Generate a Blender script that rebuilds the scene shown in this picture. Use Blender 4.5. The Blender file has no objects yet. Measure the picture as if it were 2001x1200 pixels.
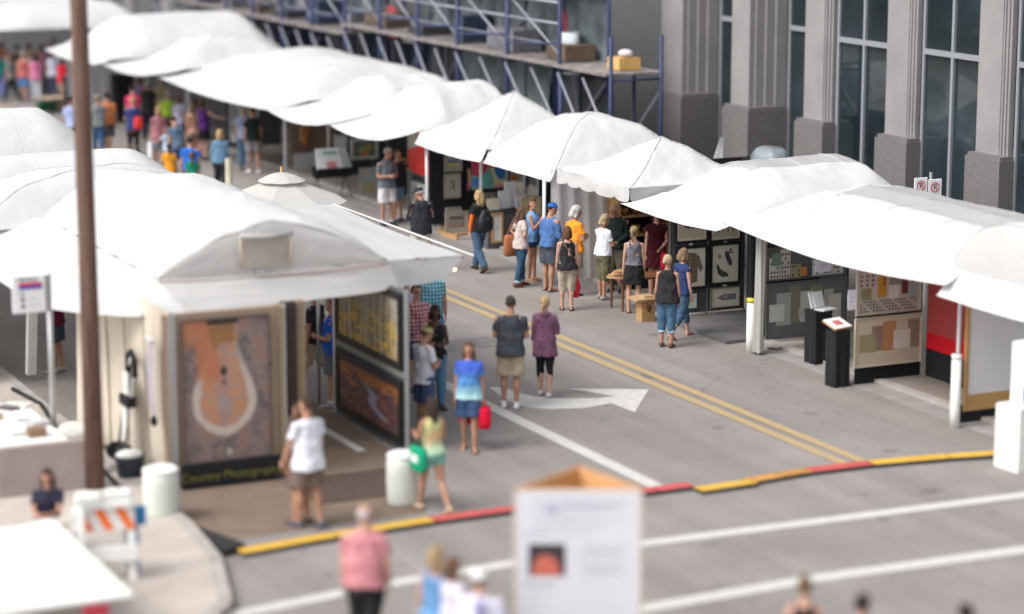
import bpy, math, random
from mathutils import Vector, Matrix, noise
random.seed(7)
S = bpy.context.scene
C = S.collection
# ------------------------------------------------------------------ camera
# world X runs across the street (left kerb -> right facade), world Y runs down the street
CAMH = 9.2; FPX = 4800.0; PITCH = math.atan(940/4800); YAW = math.radians(25.5)
cam_d = bpy.data.cameras.new('camera'); cam = bpy.data.objects.new('camera', cam_d); C.objects.link(cam)
cam.location = (0, 0, CAMH); cam.rotation_euler = (math.pi/2 - PITCH, 0, -YAW)
cam_d.sensor_width = 36; cam_d.lens = FPX/2001*36; cam_d.clip_end = 2000; cam_d.clip_start = 0.5
cam_d.dof.use_dof = True; cam_d.dof.focus_distance = 46; cam_d.dof.aperture_fstop = 0.285
S.camera = cam
# ------------------------------------------------------------------ light: bright overcast
SUN_EL = math.radians(50); SUN_AZ = math.radians(-95)      # azimuth from +Y towards +X
w = bpy.data.worlds.new('World'); S.world = w; w.use_nodes = True
nt = w.node_tree; bg = nt.nodes['Background']
sky = nt.nodes.new('ShaderNodeTexSky'); sky.sky_type = 'NISHITA'; sky.sun_disc = False
sky.sun_elevation = SUN_EL; sky.sun_rotation = SUN_AZ; sky.dust_density = 4; sky.air_density = 1.0; sky.ozone_density = 1.0
hs = nt.nodes.new('ShaderNodeHueSaturation'); hs.inputs['Saturation'].default_value = 0.22
nt.links.new(sky.outputs[0], hs.inputs['Color']); nt.links.new(hs.outputs[0], bg.inputs[0]); bg.inputs[1].default_value = 0.15
sd = bpy.data.lights.new('sun', 'SUN'); sun = bpy.data.objects.new('sun', sd); C.objects.link(sun)
sd.energy = 0.95; sd.angle = math.radians(28); sd.color = (1.0, 0.965, 0.91)
sv = Vector((math.sin(SUN_AZ)*math.cos(SUN_EL), math.cos(SUN_AZ)*math.cos(SUN_EL), math.sin(SUN_EL)))
sun.rotation_euler = sv.to_track_quat('Z', 'Y').to_euler(); sun.location = (0, 0, 40)
S.view_settings.view_transform = 'Standard'; S.view_settings.look = 'None'; S.view_settings.gamma = 1
S.view_settings.exposure = 0.82
S.render.engine = 'CYCLES'

# ------------------------------------------------------------------ measuring helper
def ray(px, py):
    u = (px-1000.5)/FPX; v = (py-600)/FPX
    d = (u, math.cos(PITCH)-v*math.sin(PITCH), -math.sin(PITCH)-v*math.cos(PITCH))
    c, s = math.cos(YAW), math.sin(YAW)
    return (d[0]*c+d[1]*s, -d[0]*s+d[1]*c, d[2])
def at(px, py, s=None, t=None, z=0.0):
    d = ray(px, py)
    k = s/d[0] if s is not None else t/d[1] if t is not None else (z-CAMH)/d[2]
    return Vector((d[0]*k, d[1]*k, CAMH+d[2]*k))

# ------------------------------------------------------------------ materials
MC = {}
def mat(name, col, rough=0.7, var=0.0, vscale=3.0, bump=0.0, bscale=40.0, metal=0.0, spec=0.4, vcol=None, detail=4.0, stretch=None):
    if name in MC: return MC[name]
    m = bpy.data.materials.new(name); m.use_nodes = True; MC[name] = m
    n = m.node_tree; b = n.nodes['Principled BSDF']
    b.inputs['Base Color'].default_value = (*col, 1); b.inputs['Roughness'].default_value = rough
    b.inputs['Metallic'].default_value = metal; b.inputs['Specular IOR Level'].default_value = spec
    if var or bump:
        tc = n.nodes.new('ShaderNodeTexCoord'); src = tc.outputs['Object']
        if stretch:
            mp = n.nodes.new('ShaderNodeMapping'); mp.inputs['Scale'].default_value = stretch
            n.links.new(src, mp.inputs[0]); src = mp.outputs[0]
    if var:
        nz = n.nodes.new('ShaderNodeTexNoise'); nz.inputs['Scale'].default_value = vscale; nz.inputs['Detail'].default_value = detail
        n.links.new(src, nz.inputs['Vector'])
        r = n.nodes.new('ShaderNodeValToRGB'); e = r.color_ramp.elements
        e[0].position = 0.3; e[1].position = 0.7
        lo = vcol or tuple(c*(1-var) for c in col); hi = tuple(min(1, c*(1+var)) for c in col) if not vcol else col
        e[0].color = (*lo, 1); e[1].color = (*hi, 1)
        n.links.new(nz.outputs[0], r.inputs[0]); n.links.new(r.outputs[0], b.inputs['Base Color'])
    if bump:
        n2 = n.nodes.new('ShaderNodeTexNoise'); n2.inputs['Scale'].default_value = bscale; n2.inputs['Detail'].default_value = 5
        n.links.new(src, n2.inputs['Vector'])
        bp = n.nodes.new('ShaderNodeBump'); bp.inputs['Strength'].default_value = bump; bp.inputs['Distance'].default_value = 0.05 if 'canvas' in name else 0.02
        n.links.new(n2.outputs[0], bp.inputs['Height']); n.links.new(bp.outputs[0], b.inputs['Normal'])
    return m
def paint(col, rough=0.6):
    return mat('paint_%02d_%02d_%02d_%d' % (*[int(c*99) for c in col], rough*10), col, rough)
def fabric(name, col, trans=0.35, bump=0.7, bscale=2.2):
    if name in MC: return MC[name]
    m = mat(name, col, 0.75, 0.045, 0.7, bump, bscale, spec=0.2)
    n = m.node_tree; b = n.nodes['Principled BSDF']; out = n.nodes['Material Output']
    tr = n.nodes.new('ShaderNodeBsdfTranslucent'); tr.inputs[0].default_value = (*[c*0.95 for c in col], 1)
    mx = n.nodes.new('ShaderNodeMixShader'); mx.inputs[0].default_value = trans
    n.links.new(b.outputs[0], mx.inputs[1]); n.links.new(tr.outputs[0], mx.inputs[2]); n.links.new(mx.outputs[0], out.inputs[0])
    return m
def asphalt():
    m = bpy.data.materials.new('asphalt'); m.use_nodes = True; n = m.node_tree; L = n.links; b = n.nodes['Principled BSDF']
    tc = n.nodes.new('ShaderNodeTexCoord')
    def nz(scale, det, st=(1, 1, 1), ro=0.5):
        mp = n.nodes.new('ShaderNodeMapping'); mp.inputs['Scale'].default_value = st; L.new(tc.outputs['Object'], mp.inputs[0])
        x = n.nodes.new('ShaderNodeTexNoise'); x.inputs['Scale'].default_value = scale; x.inputs['Detail'].default_value = det
        x.inputs['Roughness'].default_value = ro; L.new(mp.outputs[0], x.inputs['Vector']); return x.outputs[0]
    def ramp(src, a, ca, bb, cb):
        r = n.nodes.new('ShaderNodeValToRGB'); e = r.color_ramp.elements
        e[0].position = a; e[1].position = bb; e[0].color = (*ca, 1); e[1].color = (*cb, 1); L.new(src, r.inputs[0]); return r.outputs[0]
    def mul(a, bb, f=1):
        x = n.nodes.new('ShaderNodeMixRGB'); x.blend_type = 'MULTIPLY'; x.inputs[0].default_value = f; L.new(a, x.inputs[1]); L.new(bb, x.inputs[2]); return x.outputs[0]
    base = ramp(nz(0.45, 8, ro=.65), .3, ASPH_LO, .7, ASPH_HI)
    tracks = ramp(nz(1.5, 5, (1, .05, 1), .6), .35, (.84, .84, .84), .65, (1.05, 1.05, 1.05))       # wear along the lanes
    grit = ramp(nz(60, 3, ro=.8), .3, (.8, .8, .8), .75, (1.15, 1.15, 1.15))
    spots = ramp(nz(1.1, 2), .27, (.6, .59, .58), .33, (1, 1, 1))
    vo = n.nodes.new('ShaderNodeTexVoronoi'); vo.feature = 'DISTANCE_TO_EDGE'; vo.inputs['Scale'].default_value = .16
    mp = n.nodes.new('ShaderNodeMapping'); L.new(tc.outputs['Object'], mp.inputs[0])
    ns = n.nodes.new('ShaderNodeTexNoise'); ns.inputs['Scale'].default_value = 1.1; L.new(tc.outputs['Object'], ns.inputs['Vector'])
    va = n.nodes.new('ShaderNodeVectorMath'); va.operation = 'MULTIPLY_ADD'; L.new(ns.outputs['Color'], va.inputs[0]); va.inputs[1].default_value = (1.2, 1.2, 1.2); L.new(mp.outputs[0], va.inputs[2])
    L.new(va.outputs[0], vo.inputs['Vector'])
    crack = ramp(vo.outputs[0], .0008, (.80, .80, .80), .004, (1, 1, 1))
    c = mul(mul(mul(mul(base, tracks), grit), spots, .7), crack)
    L.new(c, b.inputs['Base Color']); b.inputs['Roughness'].default_value = .85; b.inputs['Specular IOR Level'].default_value = .3
    bp = n.nodes.new('ShaderNodeBump'); bp.inputs['Strength'].default_value = .4; bp.inputs['Distance'].default_value = .01
    L.new(nz(70, 4), bp.inputs['Height']); L.new(bp.outputs[0], b.inputs['Normal'])
    return m
ASPH_LO = (.222, .200, .189); ASPH_HI = (.290, .267, .253)

# ------------------------------------------------------------------ mesh builder and scene tree
ORG = {}
def put(o, parent=None, loc=(0, 0, 0)):
    C.objects.link(o)
    if parent is not None: o.parent = parent; ORG[o.name] = ORG[parent.name]
    else: o.location = loc; ORG[o.name] = Vector(loc)
    return o
def tag(o, label=None, cat=None, group=None, kind=None):
    if label: o['label'] = label
    if cat: o['category'] = cat
    if group: o['group'] = group
    if kind: o['kind'] = kind
    return o
def thing(name, label, cat, loc=(0, 0, 0), group=None):
    o = bpy.data.objects.new(name, None); o.empty_display_size = .2
    return tag(put(o, None, loc), label, cat, group)
class MB:
    def __init__(s): s.v = []; s.f = []; s.m = []; s.mats = []
    def mi(s, m):
        if m is None: return 0
        if m not in s.mats: s.mats.append(m)
        return s.mats.index(m)
    def add(s, vs, fs, m=None):
        o = len(s.v); k = s.mi(m); s.v += [tuple(v) for v in vs]
        for f in fs: s.f.append([i+o for i in f]); s.m.append(k)
        return s
    def box(s, x0, y0, z0, x1, y1, z1, m=None):
        return s.add([(x0,y0,z0),(x1,y0,z0),(x1,y1,z0),(x0,y1,z0),(x0,y0,z1),(x1,y0,z1),(x1,y1,z1),(x0,y1,z1)],
                     [(0,3,2,1),(4,5,6,7),(0,1,5,4),(1,2,6,5),(2,3,7,6),(3,0,4,7)], m)
    def obox(s, c, sx, sy, sz, rz=0, m=None, rx=0):
        M = Matrix.Rotation(rz, 4, 'Z') @ Matrix.Rotation(rx, 4, 'X'); c = Vector(c)
        vs = [c + M @ Vector((a*sx/2, b*sy/2, d*sz/2)) for d in (-1, 1) for a, b in ((-1,-1),(1,-1),(1,1),(-1,1))]
        return s.add(vs, [(0,3,2,1),(4,5,6,7),(0,1,5,4),(1,2,6,5),(2,3,7,6),(3,0,4,7)], m)
    def rings(s, R, m=None, cap=True):
        n = len(R[0]); vs = [p for r in R for p in r]; fs = []
        for i in range(len(R)-1):
            for j in range(n): k = (j+1) % n; fs.append((i*n+j, i*n+k, (i+1)*n+k, (i+1)*n+j))
        if cap: fs.append(tuple(range(n-1, -1, -1))); fs.append(tuple((len(R)-1)*n+j for j in range(n)))
        return s.add(vs, fs, m)
    def tube(s, P, r, n=8, m=None, cap=True):
        P = [Vector(p) for p in P]; r = r if isinstance(r, (list, tuple)) else [r]*len(P); R = []
        up = None
        for i, p in enumerate(P):
            d = (P[min(i+1, len(P)-1)] - P[max(i-1, 0)]).normalized()
            if up is None: up = Vector((0, 0, 1)) if abs(d.z) < .9 else Vector((0, 1, 0))
            a = d.cross(up).normalized(); b = a.cross(d).normalized(); up = b
            R.append([p + (a*math.cos(2*math.pi*j/n) + b*math.sin(2*math.pi*j/n))*r[i] for j in range(n)])
        return s.rings(R, m, cap)
    def lathe(s, c, prof, n=20, m=None, cap=True):
        return s.rings([[(c[0]+r*math.cos(2*math.pi*j/n), c[1]+r*math.sin(2*math.pi*j/n), c[2]+z) for j in range(n)] for r, z in prof], m, cap)
    def ball(s, c, rx, ry, rz, n=12, k=8, m=None, M=None):
        R = []
        for i in range(1, k):
            a = math.pi*i/k - math.pi/2
            R.append([Vector((rx*math.cos(a)*math.cos(2*math.pi*j/n), ry*math.cos(a)*math.sin(2*math.pi*j/n), rz*math.sin(a))) for j in range(n)])
        c = Vector(c); M = M or Matrix.Identity(3)
        return s.rings([[c + M @ p for p in r] for r in R], m)
    def grid(s, fn, nu, nv, m=None, mfn=None):
        vs = [fn(i/nu, j/nv) for i in range(nu+1) for j in range(nv+1)]; o = len(s.v); s.v += [tuple(v) for v in vs]
        for i in range(nu):
            for j in range(nv):
                a = o+i*(nv+1)+j; s.f.append([a, a+nv+1, a+nv+2, a+1])
                s.m.append(s.mi(mfn((i+.5)/nu, (j+.5)/nv) if mfn else m))
        return s
    def prism(s, poly, z0, z1, m=None):
        n = len(poly); vs = [(x, y, z0) for x, y in poly] + [(x, y, z1) for x, y in poly]
        return s.add(vs, [tuple(range(n-1, -1, -1)), tuple(range(n, 2*n))] + [(i, (i+1) % n, (i+1) % n+n, i+n) for i in range(n)], m)
    def build(s, name, m=None, parent=None, smooth=False, local=False, loc=(0, 0, 0)):
        me = bpy.data.meshes.new(name); o = ORG[parent.name] if parent else Vector(loc)
        vs = s.v if local else [(x-o.x, y-o.y, z-o.z) for x, y, z in s.v]
        me.from_pydata(vs, [], s.f); 
        ms = s.mats if s.mats else [m]
        for q in ms: me.materials.append(q)
        if len(ms) > 1: me.polygons.foreach_set('material_index', s.m)
        if smooth: me.polygons.foreach_set('use_smooth', [True]*len(me.polygons))
        me.update()
        return put(bpy.data.objects.new(name, me), parent, loc)
def bevel(o, wd=.006, seg=2):
    b = o.modifiers.new('bevel', 'BEVEL'); b.width = wd; b.segments = seg; b.limit_method = 'ANGLE'; return o
def struct(name, mb, m, loc=(0, 0, 0)): return tag(mb.build(name, m), kind='structure')
def fbm(x, y, z=0): return noise.fractal(Vector((x, y, z)), 1.0, 2.0, 3)
def text_mesh(name, txt, size, m, parent, M, extrude=.002):
    cu = bpy.data.curves.new(name, 'FONT'); cu.body = txt; cu.size = size; cu.extrude = extrude; cu.align_x = 'CENTER'; cu.align_y = 'CENTER'
    tmp = bpy.data.objects.new('tmp', cu); C.objects.link(tmp); bpy.context.view_layer.update()
    me = bpy.data.meshes.new_from_object(tmp.evaluated_get(bpy.context.evaluated_depsgraph_get()))
    bpy.data.objects.remove(tmp); me.transform(Matrix.Translation(-ORG[parent.name]) @ M); me.materials.clear(); me.materials.append(m)
    me.name = name
    return put(bpy.data.objects.new(name, me), parent)

# ------------------------------------------------------------------ palette
M_white = fabric('white_canvas', (.635, .635, .633), .20)
M_cream = fabric('cream_canvas', (.60, .585, .56), .28)
M_gable = fabric('gable_canvas', (.86, .85, .835), .42)
M_sky = fabric('grey_skylight_canvas', (.40, .395, .40), .12)
M_drape = fabric('grey_drape', (.50, .50, .54), .3)
M_flap = mat('tan_flap', (.44, .385, .335), .9, .05, 3, .4, 8)
M_pole = mat('white_pole', (.72, .72, .74), .35)
M_alu = mat('aluminium', (.55, .56, .57), .35, metal=.8)
M_black = mat('black_cloth', (.010, .010, .013), .85, .2, 6, .2, 20)
M_char = mat('charcoal_carpet', (.03, .03, .036), .95, .15, 5, .3, 120)
M_grey = mat('grey_carpet', (.095, .095, .11), .95, .12, 5, .3, 120)
M_tan = mat('tan_panel', (.34, .25, .18), .8, .08, 2, .1, 60)
M_beige = mat('beige_curtain', (.60, .53, .44), .85, .06, 1.2, .5, 4, stretch=(3, 3, .3))
M_wood = mat('oak', (.45, .27, .12), .5, .2, 3, .1, 30, stretch=(1, 1, 8))
M_dwood = mat('dark_wood', (.17, .065, .03), .45, .25, 4, .1, 30)
M_ply = mat('plywood', (.62, .34, .15), .6, .12, 5)
M_plinth = mat('speckled_granite', (.165, .151, .152), .5, .24, 26, .1, 60, detail=2)
M_stone = mat('grey_limestone', (.265, .252, .252), .7, .10, 1.2, .1, 40)
M_glass = mat('dark_glass', (.018, .028, .033), .03, .5, .5, spec=.8)
M_mull = mat('mullion_metal', (.30, .315, .345), .45, metal=.2)
M_rubber = mat('black_rubber', (.02, .02, .02), .7)
M_yel = mat('yellow_plastic', (.60, .36, .05), .5, .12, 6)
M_red = mat('red_plastic', (.48, .085, .08), .5, .12, 6)
M_pvc = mat('white_plastic', (.75, .75, .72), .4, .05, 4)
M_paper = mat('white_paper', (.82, .82, .84), .7)
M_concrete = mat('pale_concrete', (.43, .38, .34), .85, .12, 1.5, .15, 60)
M_linew = mat('worn_white_paint', (.55, .54, .51), .8, .3, 9, vcol=(.44, .43, .41), detail=6)
M_liney = mat('worn_yellow_paint', (.43, .30, .14), .8, .3, 10, vcol=(.33, .26, .17), detail=7)
# ================================================================== SETTING
struct('ground', MB().grid(lambda u, v: (-150+u*450, -50+v*450, -.02), 4, 4), mat('far_ground', (.2, .19, .18), .9, .1, .2))
M_asph = asphalt()
struct('street', MB().grid(lambda u, v: (-60+140*u, -10+150*v, 0), 2, 2), M_asph)
kl = [(9.62, 140), (9.62, 39), (9.6, 33), (9.57, 30.3), (9.42, 28.7), (8.95, 26.9), (8.0, 25.6), (6.4, 24.8), (4, 24.5), (-60, 24.3)]
struct('left_pavement', MB().prism(kl[::1] + [(-60, 140)], -.01, .11), M_concrete)
kb = MB()
for a, b in zip(kl[:-1], kl[1:]):
    a = Vector((*a, 0)); b = Vector((*b, 0)); d = (b-a).normalized(); n = Vector((-d.y, d.x, 0))
    n = n if n.x > 0 or n.y < 0 else -n
    n = Vector((abs(n.x), -abs(n.y), 0))
    kb.add([a+n*.002, b+n*.002, b+n*.16, a+n*.16, a+n*.002+Vector((0,0,.125)), b+n*.002+Vector((0,0,.125)), b+n*.16+Vector((0,0,.125)), a+n*.16+Vector((0,0,.125))],
           [(0,3,2,1),(4,5,6,7),(0,1,5,4),(1,2,6,5),(2,3,7,6),(3,0,4,7)])
struct('left_kerb', kb, mat('kerb_concrete', (.36, .33, .31), .85, .15, 3))
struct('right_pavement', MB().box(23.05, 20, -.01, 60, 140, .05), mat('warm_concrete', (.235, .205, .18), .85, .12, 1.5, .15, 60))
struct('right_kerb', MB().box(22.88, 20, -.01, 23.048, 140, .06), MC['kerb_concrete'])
struct('right_gutter', MB().box(22.42, 20, -.01, 22.878, 140, .004), mat('gutter_concrete', (.27, .255, .245), .85, .15, 3))
struct('booth_floor', MB().prism([(9.8, 29.6), (12.9, 29.75), (13.75, 33.0), (13.9, 36.6), (9.8, 36.6)], -.01, .006), mat('brown_mat', (.205, .15, .11), .9, .2, 2, .3, 50, vcol=(.15, .11, .085)))
struct('booth_floor', MB().box(22.2, 37.55, -.01, 24.0, 39.93, .064), mat('painted_floor_shade', (.13, .125, .125), .9, .15, 3))  # dark grey patch paints the shade on the ground under the prints booth
struct('asphalt_patch', MB().box(15.6, 39.2, -.01, 18.6, 40.05, .004), mat('patch_asphalt', (.16, .152, .15), .9, .15, 4, .3, 60))

def stripe(name, pts, wd, m, z=.008):
    mb = MB(); P = [Vector((a, b, 0)) for a, b in pts]; vs = []
    for i, p in enumerate(P):
        d = (P[min(i+1, len(P)-1)]-P[max(0, i-1)]).normalized(); n = Vector((-d.y, d.x, 0))*wd/2
        vs += [(p.x-n.x, p.y-n.y, z), (p.x+n.x, p.y+n.y, z)]
    return struct(name, mb.add(vs, [(2*i, 2*i+1, 2*i+3, 2*i+2) for i in range(len(P)-1)]), m)
stripe('yellow_lane_line', [(19.47, 29.4), (19.46, 45), (19.5, 60), (19.5, 95)], .185, M_liney)
stripe('yellow_lane_line', [(19.79, 29.4), (19.79, 45), (19.82, 60), (19.82, 95)], .185, M_liney)
stripe('white_lane_line', [(16.36, 29.5), (16.3, 35), (16.28, 38.5)], .25, M_linew)
stripe('white_lane_line', [(13.35, 33.2), (13.3, 36.2)], .15, M_linew)
stripe('crosswalk_line', [(8.9, 26.6), (11, 26.95), (13, 27.09), (14.9, 27.13), (20.79, 26.93), (26, 26.75)], .27, M_linew)
stripe('crosswalk_line', [(9, 23.8), (11, 24.3), (13.5, 24.74), (16, 24.88), (19.2, 24.77), (26, 24.5)], .30, M_linew)
aw = []
for p in [(955,757),(985,758),(1012,768),(1045,776),(1100,780),(1165,779),(1205,775),(1112,760),(1268,762),(1241,806),(1196,789),(1140,798),(1075,800),(1020,795),(985,780)]:
    q = at(*p); aw.append((q.x, q.y))
struct('painted_arrow', MB().prism(aw, -.01, .009), M_linew)
hatch = MB().lathe((13.2, 44.8, 0), [(.33, -.02), (.33, .008)], 24)
tag(hatch.build('manhole_cover', mat('iron', (.09, .088, .085), .7, .3, 20)), 'round iron cover flush with the asphalt near the yellow lines', 'manhole cover')

# cable ramp across the street, in coloured segments
rp = [(9.9, 28.93), (11.3, 29.12), (12.75, 29.24), (13.95, 29.26), (15.2, 29.28), (16.2, 29.29), (16.78, 29.30), (17.62, 29.14), (18.7, 29.25), (19.75, 29.22), (21.0, 29.05), (22.0, 28.84)]
rc = ['y', 'y', 'r', 'r', 'r', 'r', 'y', 'o', 'r', 'y', 'y']
labs = ['yellow cable ramp segment nearest the left kerb', 'yellow cable ramp segment on the left beside a red one', 'red cable ramp segment left of the white kiosk, joined to yellow',
        'red cable ramp segment just left of the white kiosk', 'red cable ramp segment hidden behind the white kiosk', 'short red cable ramp segment right of the white kiosk',
        'orange-yellow cable ramp segment pushed out of line toward the crosswalk', 'dull brown-orange cable ramp segment between yellow and red', 'red cable ramp segment where the yellow lane lines end',
        'yellow cable ramp segment right of the red one', 'yellow cable ramp segment nearest the right kerb']
for i, c in enumerate(rc):
    a = Vector((*rp[i], 0)); b = Vector((*rp[i+1], 0))
    if i == 6: a = Vector((16.72, 29.02, 0)); b = Vector((17.68, 29.06, 0))
    d = (b-a).normalized(); n = Vector((d.y, -d.x, 0)); a = a+d*.015; b = b-d*.015
    t = thing('cable_ramp', labs[i], 'cable ramp', a, 'cable ramp segments across the street')
    def ext(prof, m, nm):
        vs = [a+n*x+Vector((0, 0, z)) for x, z in prof]+[b+n*x+Vector((0, 0, z)) for x, z in prof]; k = len(prof)
        MB().add(vs, [tuple(range(k-1, -1, -1)), tuple(range(k, 2*k))]+[(j, (j+1) % k, (j+1) % k+k, j+k) for j in range(k)]).build(nm, m, t)
    ext([(-.17, 0), (.17, 0), (.11, .045), (-.11, .045)], M_rubber, 'ramp_base')
    ext([(-.115, .047), (.115, .047), (.105, .058), (-.105, .058)], {'y': M_yel, 'r': M_red, 'o': mat('worn_orange', (.45, .22, .06), .7, .3, 8)}[c], 'ramp_lid')

tag(MB().prism([(9.5, 30.3), (9.68, 30.36), (10.05, 29.1), (9.72, 28.9)], .002, .10).build('ramp_end', M_rubber), 'black rubber wedge where the cable ramp meets the left kerb', 'ramp end')
# ================================================================== FACADE
fac = thing('stone_building', 'grey stone office building with tall piers and dark glass behind the right tents', 'building', (29, 45, 0))
MB().box(30.2, 30, 0, 45, 130, 14).build('wall', mat('recess_wall', (.10, .10, .105), .8, .1, 1), fac)
M_plinth2 = M_plinth
piers = [(35.55, 36.70, 29.31), (38.69, 39.82, 29.31), (41.85, 43.01, 29.31), (45.04, 46.19, 29.34), (48.17, 49.35, 30.01), (51.29, 52.43, 30.01)]
for t0, t1, sd in piers:
    MB().box(28.95, t0, .05, sd+.05, t1, 2.80).build('plinth', M_plinth, fac)
    MB().box(28.99, t0+.03, 2.802, sd+.05, t1-.03, 2.87).build('plinth_cap', M_plinth, fac)
    d = sd-29.2
    px = MB().box(29.14, t0+.30, 2.872, sd+.04, t1-.08, 14)
    for k in range(3): px.box(29.14+d*(.28*k+.18), t0+.30-.07*(k+1)+.02, 2.872, sd+.035-.004*k, t0+.30-.07*k+.017, 14)
    for z_ in (5.2, 7.6, 10): pass
    px.build('pier', M_stone, fac)
bays = [(33.2, 35.55), (36.70, 38.69), (39.82, 41.85), (43.01, 45.04), (46.19, 48.17), (49.35, 51.29)]
for a, b in bays:
    R0 = 29.36 if a < 45 else 30.07
    MB().box(R0, a-.1, .1, R0+.04, b+.1, 14).build('window', M_glass, fac)
    MB().box(R0-.05, a-.05, .1, R0-.004, a+.025, 14).build('window_frame', M_mull, fac); MB().box(R0-.05, b-.025, .1, R0-.004, b+.05, 14).build('window_frame', M_mull, fac)
    MB().box(R0-.07, a+.026, 9.0, R0-.005, b-.026, 9.14).build('mullion', M_mull, fac); m = MB().box(R0-.07, a+.026, 4.62, R0-.005, b-.026, 4.73)
    if a < 45: m.box(R0-.07, (a+b)/2-.04, .1, R0-.006, (a+b)/2+.04, 4.617).box(R0-.07, (a+b)/2-.04, 4.733, R0-.006, (a+b)/2+.04, 8.997)
    m.build('mullion', M_mull, fac)
# faint lit interior shapes are left to reflections; far stretch of the building, behind the scaffold
far = thing('storefront_building', 'grey building front behind the scaffolding with dark shop windows', 'building', (31, 75, 0))
MB().box(30.6, 52.4, 0, 44.9, 135, 14).build('wall', mat('shop_wall', (.085, .09, .105), .8, .6, 1.1, vcol=(.02, .022, .03)), far)
for k in range(13):
    y = 53.2+k*5.2
    MB().box(30.1, y, 0, 30.59, y+1.15, 14).build('pier', mat('pier_grey', (.22, .21, .215), .8, .15, 1), far)
    MB().box(30.52, y+1.2, .5, 30.58, y+5.1, 3.0).build('window', M_glass, far)
    MB().box(30.52, y+1.2, 3.5, 30.58, y+5.1, 7.0).build('window', mat('blue_glass', (.05, .075, .085), .1, spec=.6), far)
    MB().box(30.3, y+1.16, 3.05, 30.585, y+5.16, 3.42).build('lintel', mat('lintel_stone', (.36, .34, .33), .8, .1, 1), far)
    for q in range(1, 3): MB().box(30.47, y+1.2+q*1.3-.04, .5, 30.515, y+1.2+q*1.3+.04, 7).build('mullion', M_mull, far)

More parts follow.
